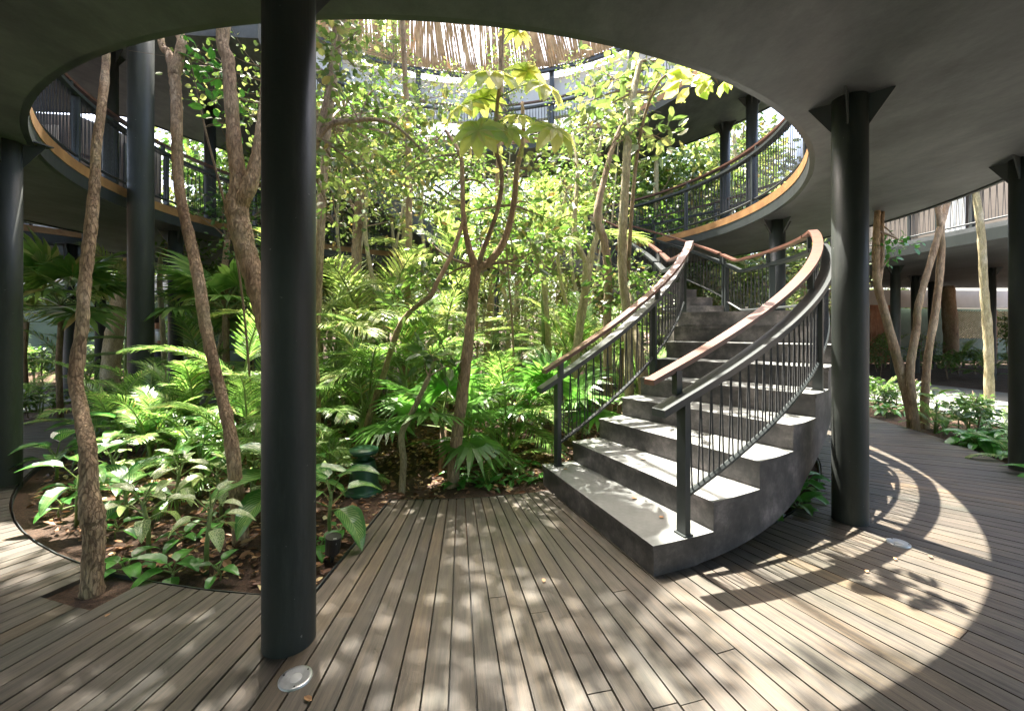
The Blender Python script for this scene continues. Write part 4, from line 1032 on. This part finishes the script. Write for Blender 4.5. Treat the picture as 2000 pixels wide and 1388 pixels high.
# fine-leaved trees filling the middle distance
for i, (x, y, h, cr_, n_, lf, lb) in enumerate(((-3.6,9.2,5.2,(1.3,1.0,1.5),26,M_leafA,'slender yellow-green tree at the back left of the garden'), (-1.9,9.6,5.6,(1.2,1.0,1.6),24,M_leafA,'slender pale tree at the back of the garden left of the big leaves'), (-.2,9.4,4.6,(1.2,.9,1.2),20,M_leafB,'slender green tree directly behind the central fork'),
        (1.3,9.0,4.4,(.9,.9,1.2),15,M_leafA,'slender tree at the back between the central fork and the stairs'), (-2.4,7.4,4.6,(1.0,.8,1.3),20,M_leafA,'slender airy tree behind the arching tree'), (.9,7.6,3.9,(.8,.7,1.0),14,M_leafB,'slender airy tree left of the V forked trunk'), (-4.4,7.8,3.2,(.8,.7,.8),12,M_leafB,'small tree behind the forked trunk at mid left'), (-2.9,10.4,7.9,(1.3,.8,1.5),30,M_leafA,'tall airy tree screening the canopy band at top left of centre'), (-.6,10.9,7.6,(1.1,.8,1.5),24,M_leafA,'tall airy tree screening the canopy band behind the big leaves'), (1.9,10.2,7.0,(1.1,.8,1.4),24,M_leafA,'tall airy tree before the upper walkway right of the big leaves'))):
    leafy_tree('slender_tree', lb, 'tree', [([Vector((x,y,-.06)), Vector((x+.12,y,h*.35)), Vector((x-.1,y,h*.7)), Vector((x+.05,y,h))], [.05,.042,.034,.018]), ([Vector((x+.1,y,h*.3)), Vector((x+.4,y-.1,h*.55)), Vector((x+.6,y,h*.85))], [.03,.025,.012])],
        ell((x, y, h*.95), cr_, n_, 90+i), M_barkg, lf, .07, .042, 70, .4, seed=90+i, twigs=6)
# ---------------------------------------------------------------- palms and broad-leaved plants
areca = [palm_proto('areca_palm', 1, 15, 1.15, .45, M_palm, 3, .30, .017, 34), palm_proto('areca_palm', 2, 11, 1.3, .8, M_palm, 2, .32, .018, 36), palm_proto('areca_palm', 3, 9, .95, .12, M_palm, 1, .26, .015, 32, (.3, 1.3), 1.2)]
yareca = [palm_proto('areca_palm', 4, 13, 1.5, 1.3, M_palmy, 3, .36, .020, 36, (.55, 1.45), 1.4), palm_proto('areca_palm', 5, 9, 1.4, 2.2, M_palmy, 1, .36, .020, 36, (.3, 1.4), 1.4, .035)]
fanp = [fan_proto('fan_palm', 6, 9, .5, .5, .5, M_fan, .6), fan_proto('fan_palm', 7, 12, .65, .6, 1.6, M_palm, .5), fan_proto('fan_palm', 8, 11, .7, .75, 1.7, M_palmy, .45, .06)]
dief = [broad_proto('dumb_cane', 11, 8, .38, .20, .28, M_dief, pet=.13, bend=1.0), broad_proto('dumb_cane', 12, 7, .34, .17, .40, M_dief, pet=.14, bend=.9, el=(.35,1.25))]
cala = [broad_proto('mottled_leaf_plant', 13, 9, .20, .10, .36, M_cala, pet=.13, bend=.9, el=(.15, 1.1)), broad_proto('mottled_leaf_plant', 14, 10, .18, .09, .42, M_cala, pet=.12, bend=.8, el=(.1,1.15))]
spr = [broad_proto('leafy_sprout', 15, 7, .17, .085, .04, M_sprout, pet=.06, bend=.9, el=(.25, 1.1), rs=.005), broad_proto('leafy_sprout', 16, 5, .13, .07, .08, M_sprout, pet=.05, bend=.7, el=(.2,1.0), rs=.004)]
broad = [broad_proto('broad_leaf_plant', 17, 9, .34, .13, .5, M_leafB, pet=.18, bend=1.0), broad_proto('broad_leaf_plant', 18, 11, .24, .09, .8, M_leafB, pet=.15, bend=.9, el=(-.1,1.2))]
# bushy saplings
def bush(seed, leaf_, h, n, L, W, per=45, cr=.3):
    rg = random.Random(seed); st_ = [([Vector((0,0,0)), Vector((.05*rg.uniform(-1,1), .05, h*.4)), Vector((rg.uniform(-.1,.1), rg.uniform(-.1,.1), h))], [.016,.013,.006])]
    t = leafy_tree('leafy_sapling', '', 'sapling', st_, ell((0,0,h*.68), (h*.24, h*.24, h*.36), n, seed), M_twig, leaf_, L, W, per, cr, seed=seed, twigs=3, origin=Vector((0,0,0)))
    return t
bushes = [bush(21, M_leafB, 2.2, 11, .085, .04), bush(22, M_leafA, 2.8, 12, .075, .04), bush(23, M_leafB, 1.8, 10, .09, .04), bush(24, M_leafA, 3.4, 15, .08, .045)]
low = [bush(25, M_leafB, .8, 6, .10, .05, 30, .2), bush(26, M_leafD, .6, 5, .09, .05, 26, .18)]
rg = random.Random(77)
def zpos(px, py, z=None, h=-.05):
    """ground point seen at (px, py)"""
    z = z or FPX*EYE/(py-640); return ((px-1000)/FPX*z, z, h)
R_ = lambda: rg.uniform(0, 6.28)
# foreground bed at left
for i, (px, py, k, s, lb) in enumerate(((292,900,0,1.1,'large striped dumb cane with the broadest leaves in front of the thick grey column'), (245,905,1,1.1,'striped dumb cane leaning left beside the knotted trunk'), (345,885,1,1.1,'striped dumb cane between the thick column and the second trunk'),
        (150,1015,1,1.0,'tall striped dumb cane at the left rim of the bed, behind the knotted trunk'), (245,1010,0,.9,'striped dumb cane just right of the knotted trunk'), (560,1020,0,1.25,'striped dumb cane half hidden by the foreground column'), (420,900,0,1.1,'striped dumb cane right behind the second trunk'), (645,1050,1,.95,'striped dumb cane with a drooping leaf at the right edge of the foreground column'), (190,880,0,1.2,'striped dumb cane at the back left of the bed'))):
    place(dief[k], zpos(px, py), R_(), s, lb, 'dumb canes in the left bed')
for px, py, k, s, lb in ((470,880,1,1.2,'striped dumb cane left of the foreground column at the back'), (310,850,1,1.3,'tall striped dumb cane at the back of the left bed, middle'), (250,850,0,1.3,'tall striped dumb cane at the back of the left bed, left'), (390,960,1,1.0,'striped dumb cane in the middle of the left bed'), (110,930,0,1.0,'striped dumb cane overhanging the left rim of the bed')):
    place(dief[k], zpos(px, py), R_(), s, lb, 'dumb canes in the left bed')
for i, (px, py, k, s, lb) in enumerate(((290,1068,0,1.0,'mottled pale-leaved plant on a slim cane, left one of the front pair'), (402,1105,1,.95,'mottled pale-leaved plant on a ringed cane, nearest the deck rim'), (345,1000,1,.95,'mottled pale-leaved plant behind the front pair'), (490,990,0,1.0,'mottled pale-leaved plant right of the second trunk'),
        (432,1000,0,1.0,'mottled pale-leaved plant touching the second trunk'), (648,950,1,.95,'white-mottled plant left of the green bin'), (230,980,1,1.0,'mottled pale-leaved plant behind the knotted trunk'))):
    place(cala[k], zpos(px, py), R_(), s, lb, 'mottled plants in the left bed')
for i, (px, py, k, s, lb) in enumerate(((270,1098,0,1.0,'dark green sprout by the deck rim left of the front canes'), (345,1120,0,1.1,'bright green sprout by the deck rim in the middle of the bed'), (430,1118,1,1.0,'small sprout near the rim right of the front cane'), (340,1050,0,.8,'small round-leaved sprout in the mulch between the two canes'), (432,1030,1,1.2,'small sprout beside the second trunk foot'),
        (120,960,0,1.1,'sprout at the left tip of the bed'), (115,1000,1,1.3,'sprout on the left rim of the bed'), (225,1040,1,1.2,'sprout beside the knot of the leftmost trunk'), (640,1060,0,.9,'sprout right of the foreground column near the spotlight'), (665,1040,1,.9,'tiny sprout by the straight edge of the deck'), (300,960,0,1.0,'sprout under the mottled plants'), (380,960,1,1.2,'sprout in the deep shade of the left bed'))):
    place(spr[k], zpos(px, py), R_(), s, lb, 'sprouts in the mulch')
for i in range(17):
    px = rg.uniform(880, 1045); py = rg.uniform(905, 950) - (px-880)*.04
    place(spr[i % 2], zpos(px, py), R_(), rg.uniform(.6, 1.1), 'low green creeper sprout in the mulch between the central tree and the stairs', 'creeper sprouts beside the stairs')
for px, py, s in ((1540,985,1.2), (1570,965,1.3), (1520,1000,1.0), (1590,950,1.2), (1555,945,1.4)):
    place(spr[0], zpos(px, py), R_(), s, 'low leafy plant in the bed under the stair side, left of the streaked column', 'plants under the stairs')
# palms: hand placed
hand = [(fanp[0], 862, 905, 4.6, 1.0, 'bright green fan palm with drooping fingers in front of the central tree'), (areca[2], 655, 935, 4.3, .75, 'silvery feather palm drooping over the deck edge beside the bin'),
    (areca[2], 905, 880, 5.2, 1.0, 'low feather palm right behind the central tree'), (areca[0], 1000, 860, 5.3, 1.0, 'feather palm between the central tree and the stair newel'), (fanp[0], 1085, 850, 5.4, 1.0, 'fan palm beside the lower end of the left stair rail'),
    (areca[2], 990, 890, 4.9, .8, 'silvery low palm in the mulch left of the stairs'), (areca[1], 760, 850, 5.4, 1.05, 'feather palm left of the leaning sapling foot'), (areca[0], 660, 860, 5.2, 1.1, 'dense feather palm just right of the foreground column'),
    (yareca[0], 830, 780, 6.6, 1.15, 'tall yellow-green feather palm in the centre'), (yareca[1], 880, 740, 8.0, 1.2, 'tall single-stem yellowish palm behind the centre'), (yareca[0], 1150, 760, 7.6, 1.0, 'yellowish palm left of the stair flight'),
    (yareca[1], 1060, 760, 7.0, 1.25, 'tall yellowish palm whose fronds reach above the left handrail'), (yareca[0], 640, 780, 6.4, 1.2, 'yellowish palm with thin arching stalks right of the foreground column'), (yareca[0], 720, 740, 7.6, 1.3, 'yellow-green palm left of the centre'),
    (fanp[2], 50, 740, 10.8, 1.0, 'sunlit yellow fan palm before the green wall at far left'), (fanp[1], 118, 800, 7.3, 1.2, 'tall dark fan palm with blades against the walkway slab, left of the knotted trunk'), (fanp[1], 440, 800, 7.4, 1.15, 'fan palm with long blades behind the big forked trunk'),
    (areca[1], 480, 850, 5.2, 1.0, 'feather palm left of the foreground column'), (areca[0], 395, 850, 5.6, .9, 'feather palm in front of the dark column'), (areca[2], 380, 880, 4.9, 1.1, 'long-fronded low palm arching before the thick grey column'),
    (areca[2], 455, 930, 4.3, .9, 'low feather palm right of the second trunk'), (areca[0], 500, 900, 4.6, .9, 'feather palm hugging the foreground column from behind'), (yareca[1], 245, 760, 8.9, 1.0, 'yellow-stemmed palm behind the thick grey column'), (areca[2], 585, 940, 4.2, .9, 'low palm directly behind the foreground column')]
for pr, px, py, z, s, lb in hand:
    q = zpos(px, py, z); place(pr, q, R_(), s, lb)
def where(x, y):
    u = 1000+FPX*x/max(y, .5)
    a_ = 'left of the foreground column' if u < 500 else 'right of the foreground column' if u < 720 else 'left of the central tree' if u < 880 else 'right of the central tree' if u < 1060 else 'behind the left stair rail' if u < 1250 else 'beyond the stairs'
    return a_+', '+('front row' if y < 5.6 else 'second row' if y < 6.8 else 'third row' if y < 8.3 else 'back rows')
# fill: zones of the round garden
occ = []
def free(x, y, d_):
    for a, b_ in occ:
        if (a-x)**2+(b_-y)**2 < d_*d_: return False
    occ.append((x, y)); return True
def in_garden(x, y):
    dx, dy = x-CX, y-CY; r = math.hypot(dx, dy); a = math.degrees(math.atan2(dy, dx))
    if r > 4.9: return False
    if -76 < a < 64 and r > 3.35: return False
    if -96 < a < -66 and r > 3.2: return False
    return True
protos = [(areca[0], 'feather palm', 'feather palms massed in the garden', .62), (areca[1], 'feather palm', 'feather palms massed in the garden', .62), (areca[2], 'feather palm', 'feather palms massed in the garden', .5),
    (bushes[0], 'green leafy sapling', 'leafy saplings of the thicket', .6), (bushes[1], 'yellow-green sapling', 'yellow-green saplings of the thicket', .6), (bushes[2], 'short leafy sapling', 'dark saplings of the thicket', .6),
    (bushes[3], 'tall yellow-green sapling', 'tall saplings of the thicket', .7), (broad[0], 'wide broad-leaf plant', 'broad-leaved plants of the thicket', .5), (broad[1], 'tall broad-leaf plant', 'broad-leaved plants of the thicket', .5), (yareca[0], 'yellowish feather palm', 'yellowish palms at the back', .9)]
tries = 0; cnt = 0
while cnt < 92 and tries < 5000:
    tries += 1
    x, y = rg.uniform(-5.8, 3.6), rg.uniform(4.6, 12.3)
    if not in_garden(x, y): continue
    near = y < 5.6
    if near and x > -3.2 and rg.random() < .75: continue
    if x > -2.6 and y < 5.9: continue
    left = x < -2.7 and y < 7
    ch = rg.choice([0, 1, 2, 2, 8]) if (near or left) else rg.choice([0, 1, 2, 3, 4, 4, 2, 6, 7, 8, 9, 2, 8])
    if y < 7.5 and ch in (3, 4, 5, 6) and rg.random() < .5: ch = 1
    pr, lb, gr, dm = protos[ch]
    if not free(x, y, dm*.75): continue
    place(pr, (x, y, -.05), R_(), rg.uniform(.75, 1.2) * (.8 if left else 1), lb+' '+where(x, y), gr); cnt += 1
# outer beds: right bed, left bed, and beds beyond the path
for i in range(46):
    a = rg.uniform(-27, 14); r = rg.uniform(7.05, 8.5); q = pol(r, a)
    pr = rg.choice([spr[0], low[0], low[1], broad[0], areca[2], dief[1], dief[0]])
    sc_ = rg.uniform(.5, .8) if pr in (areca[2], dief[0], dief[1]) else rg.uniform(1.0, 1.6) if pr is spr[0] else rg.uniform(.6, .9)
    place(pr, (q.x, q.y, -.05), R_(), sc_, 'low plant in the right bed, %s, %s' % ('near its deck edge' if r < 7.5 else 'in the middle of the bed' if r < 8 else 'at the far rim of the bed', 'near end' if a < -15 else 'middle stretch' if a < 0 else 'far end'), 'low plants of the right bed')
for i in range(16):
    a = rg.uniform(-27, -8); r = 7.0+abs(rg.gauss(0, .25)); q = pol(r, a)
    place(spr[i % 2], (q.x, q.y, -.05), R_(), rg.uniform(1.2, 1.8), 'bright sprout along the edge of the right bed, %s' % ('near end' if a < -20 else 'middle' if a < -14 else 'far end'), 'sprouts along the right bed edge')
for i in range(44):
    a = rg.uniform(150, 200); r = rg.uniform(7.1, 8.3); q = pol(r, a)
    if q.x/max(q.y, .1) > -.62: continue
    pr = rg.choice([low[0], low[1], broad[0], areca[2], areca[0]])
    place(pr, (q.x, q.y, -.05), R_(), rg.uniform(.45, .75), 'low plant in the far left bed, %s, %s' % ('near the deck' if r < 7.6 else 'at the far rim', 'near end' if a > 185 else 'middle stretch' if a > 168 else 'far end'), 'low plants of the left outer bed')
for i in range(100):
    if i % 2: x, y = rg.uniform(9.5, 22), rg.uniform(12.5, 18.3)
    else: x, y = rg.uniform(-19, -9.5), rg.uniform(11, 15)
    if (x-CX)**2+(y-CY)**2 < 12.9**2 and x > 0: continue
    pr = rg.choice([areca[0], low[0], broad[1], areca[2], bushes[2]]); 
    place(pr, (x, y, -.05), R_(), rg.uniform(.7, 1.3), 'leafy plant in the distant bed at far %s, %s' % ('right' if i % 2 else 'left', 'nearer part' if y < 12.5 or (i % 2 and y < 14.5) else 'middle part' if y < 13.7 or (i % 2 and y < 16.5) else 'farthest part'), 'plants in the distant beds')
# forest beyond the rings
def forest(seed, leaf_, h, cr, n, per=110, L=.22, W=.13):
    rg2 = random.Random(seed)
    st_ = [([Vector((0,0,-.1)), Vector((.2,0,h*.35)), Vector((rg2.uniform(-.3,.3),0,h*.7)), Vector((0,0,h))], [.17,.14,.10,.05]), ([Vector((.2,0,h*.35)), Vector((.9,.3,h*.55)), Vector((1.3,.2,h*.8))], [.09,.07,.03])]
    return leafy_tree('forest_tree', '', 'tree', st_, ell((0,0,h*.62), (cr, cr, h*.46), n, seed), M_barkg, leaf_, L, W, per, .8, seed=seed, twigs=3, origin=Vector((0,0,0)))
fo = [forest(81, M_leafB, 9, 2.3, 42), forest(82, M_leafA, 8, 2.0, 36), forest(83, M_leafA, 11, 2.5, 48), forest(84, M_leafD, 6, 2.0, 30)]
k = 0
for ring, (r0, n, a0, a1) in enumerate(((10.6, 5, 30, 128), (14.0, 14, 12, 168), (18.5, 18, 0, 190), (25, 16, -15, 200))):
    for i in range(n):
        a = a0+(a1-a0)*(i+rg.uniform(.2,.8))/n; q = pol(r0+rg.uniform(-1, 1), a)
        if q.x > 8.2 and q.y < 21: continue
        if q.x < -8.6 and q.y < 17.4: continue
        if ring == 0 and 58 < a < 118: continue
        f = rg.choice(fo if ring else fo[:3])
        place(f, (q.x, q.y, 0), R_(), rg.uniform(.8, 1.25), ('leafy forest tree close behind the far side of the ring', 'leafy forest tree beyond the ring walkways', 'leafy forest tree in the second row of the forest', 'forest tree far behind the building')[ring]+', '+('left' if q.x < -5 else 'middle left' if q.x < 0 else 'middle right' if q.x < 6 else 'right')+' part', ('trees close behind the ring', 'trees beyond the rings', 'second row of forest trees', 'far forest trees')[ring])
for i, (x, y, f_) in enumerate(((6.9,13.6,1), (4.9,14.8,0), (7.6,16.2,2), (6.0,17.6,0), (7.9,19.2,1), (3.4,16.4,2), (2.6,14.6,1), (9.2,21.5,0), (11.5,22,2), (-7.6,15.6,0), (-6.0,17.0,1), (-8.4,18.6,2), (-5.2,14.4,1), (14.5,23,0), (18,24,1), (-8.6,14.2,0), (-10.2,15.2,1), (-11.4,17.6,2), (-9.0,16.4,0))):
    place(fo[f_], (x, y, 0), R_(), rg.uniform(.85, 1.1), 'leafy tree filling the gap between the walkways, '+('%s of the gap at right, %s' % ('left part' if x < 4 else 'middle' if x < 7 else 'right part', 'nearer' if y < 17 else 'farther') if x > 0 else 'behind the %s at left, %%s' % ('second trunk' if x < -8 else 'big forked trunk') % ('nearer' if y < 16 else 'farther')), 'trees between the walkways')
# understory behind the ring at ground level
for i in range(44):
    a = rg.uniform(20, 165); r = rg.uniform(7.6, 12); q = pol(r, a)
    if q.x < -8.4: continue
    place(rg.choice([areca[0], areca[1], bushes[0], bushes[2], bushes[3], broad[1], bushes[1]]), (q.x, q.y, -.05), R_(), rg.uniform(.9, 1.5), 'undergrowth beyond the ring, '+where(q.x, q.y), 'undergrowth behind the ring')
# leaf litter on the mulch
rng = np.random.default_rng(5); n = 26000
a = rng.uniform(0, 2*PI, n); r = 4.95*np.sqrt(rng.random(n)); x = CX+r*np.cos(a); y = CY+r*np.sin(a)
ang = np.degrees(np.arctan2(y-CY, x-CX)); keep = ~((ang > -92.5) & (ang < -69) & (r > 3.62)) & (rng.random(n) < np.clip(6.2/y, .15, 1)**2)
x, y = x[keep], y[keep]; n = len(x)
pos = np.stack([x, y, rng.uniform(-.045, .0, n)], 1); D = rng.normal(size=(n,3))*np.array([1,1,.25]); N = rng.normal(size=(n,3))*.35; N[:,2] += 1
s = rng.uniform(.5, 1.3, n)
m = MB(); m.batch([(0,0,0),(.5,0,-.06),(1,0,.05),(.35,-.45,.08),(.7,-.4,.12),(.35,.45,.06),(.7,.4,.1)], LEAF_F, pos, D, N, .065*s, .038*s*rng.uniform(.6,1.2,n))
tag(m.build('leaf_litter', M_litter), 'dry brown leaf litter lying on the mulch of the garden', 'leaf litter', kind='stuff')
rg = random.Random(8)
for i in range(12):
    x, y = rg.uniform(-2.2, 3.0), rg.uniform(1.75, 3.6)
    if i == 0: x, y = -.80, 1.74
    if math.hypot(x-CX, y-CY) < 5.15 and not (-1.0 < x < .2): continue
    m = MB(); m.batch(LEAF_T, LEAF_F, np.array([[0,0,.012]]), np.array([[rg.uniform(-1,1), rg.uniform(-1,1), .0]]), np.array([[rg.uniform(-.2,.2), rg.uniform(-.2,.2), 1.0]]), rg.uniform(.03,.05), .025)
    o = m.build('fallen_leaf', M_litter, loc=(x, y, 0)); tag(o, 'small dry leaf lying on the deck boards, '+('nearest the floor light' if i == 0 else 'left half' if x < -1 else 'before the stairs' if x < 1 else 'in the sunlit patch at right'), 'leaf', 'fallen leaves on the deck')
# a few fallen leaves on the stair treads
for i, (R1, a, h) in enumerate(((4.3, -62.4, SR*2), (4.55, -66.5, SR), (3.75, -68.5, SR), (4.9, -67.0, SR))):
    m = MB(); m.batch(LEAF_T, LEAF_F, np.array([tuple(pol(R1, a, h+.008))]), np.array([[1.0,.3*i,.0]]), np.array([[.1,0,1.0]]), .05, .03)
    tag(m.build('fallen_leaf', M_litter), ('dry curled leaf lying on the second stair tread', 'dry leaf lying in the middle of the bottom stair tread', 'dry leaf at the foot of the left newel post', 'dry leaf beside the right newel post')[i], 'leaf', 'fallen leaves on the stairs')

# ---------------------------------------------------------------- two distant people
def person(label, loc, rz, shirt, legs, back=None):
    t = thing('person', label, 'person', loc, rz)
    V = [(0,0,.95), (0,0,1.12), (0,0,1.35), (0,0,1.47), (0,-.01,1.56), (0,-.02,1.68),
         (.18,0,1.38), (.24,.03,1.12), (.22,-.08,.90), (.21,-.12,.80), (-.18,0,1.38), (-.24,.03,1.12), (-.22,-.06,.90), (-.21,-.10,.80),
         (.09,0,.88), (.10,.02,.50), (.10,.08,.09), (.10,-.06,.03), (-.09,0,.88), (-.10,-.12,.50), (-.10,-.02,.09), (-.10,-.16,.03)]
    E = [(0,1),(1,2),(2,3),(3,4),(4,5),(2,6),(6,7),(7,8),(8,9),(2,10),(10,11),(11,12),(12,13),(0,14),(14,15),(15,16),(16,17),(0,18),(18,19),(19,20),(20,21)]
    Rr = [.14,.125,.14,.055,.085,.09,.055,.042,.033,.03,.055,.042,.033,.03,.085,.058,.04,.04,.085,.058,.04,.04]
    me = bpy.data.meshes.new('body'); me.from_pydata(V, E, []); o = bpy.data.objects.new('body', me); C.objects.link(o); o.parent = t
    sk = o.modifiers.new('skin', 'SKIN'); sv = me.skin_vertices[0].data if me.skin_vertices else None
    if sv is None:
        bpy.context.view_layer.objects.active = o; bpy.ops.object.skin_root_mark if False else None
    for i, r_ in enumerate(Rr):
        if sv: sv[i].radius = (r_, r_*.85)
    if sv: sv[0].use_root = True
    ss = o.modifiers.new('sub', 'SUBSURF'); ss.levels = 2; ss.render_levels = 2; me.materials.append(M_skin)
    m = MB(); lathe(m, [(.155,.93), (.15,1.1), (.165,1.3), (.15,1.40), (.07,1.47)], 20); m.build('shirt', shirt, t, smooth=True)
    for s_ in (-1, 1):
        m = MB(); m.tube([(s_*.15,0,1.40), (s_*.22,.02,1.2)], [.075,.06], 12); m.build('sleeve', shirt, t, smooth=True)
        m = MB(); m.tube([(s_*.085,0,.96), (s_*.10,.01 if s_ > 0 else -.09,.58)], [.105,.08], 14); m.build('trouser_leg', legs, t, smooth=True)
    m = MB(); lathe(m, [(.03,1.80), (.08,1.77), (.10,1.70), (.098,1.62), (.05,1.60)], 18); m.build('hair', M_hair, t, smooth=True)
    if back: m = MB(); m.box((0,.19,1.22), (.26,.14,.36)); m.build('backpack', back, t)
    return t
person('person in a yellow shirt, mostly hidden behind the thick grey column', (-9.15*.93, 9.95, 0), .5, M_cloth_y, M_cloth_d)
person('person in a white top with a dark bag, right of the thick grey column', (-8.05, 9.85, 0), 2.6, M_cloth_w, M_cloth_d, M_cloth_d)
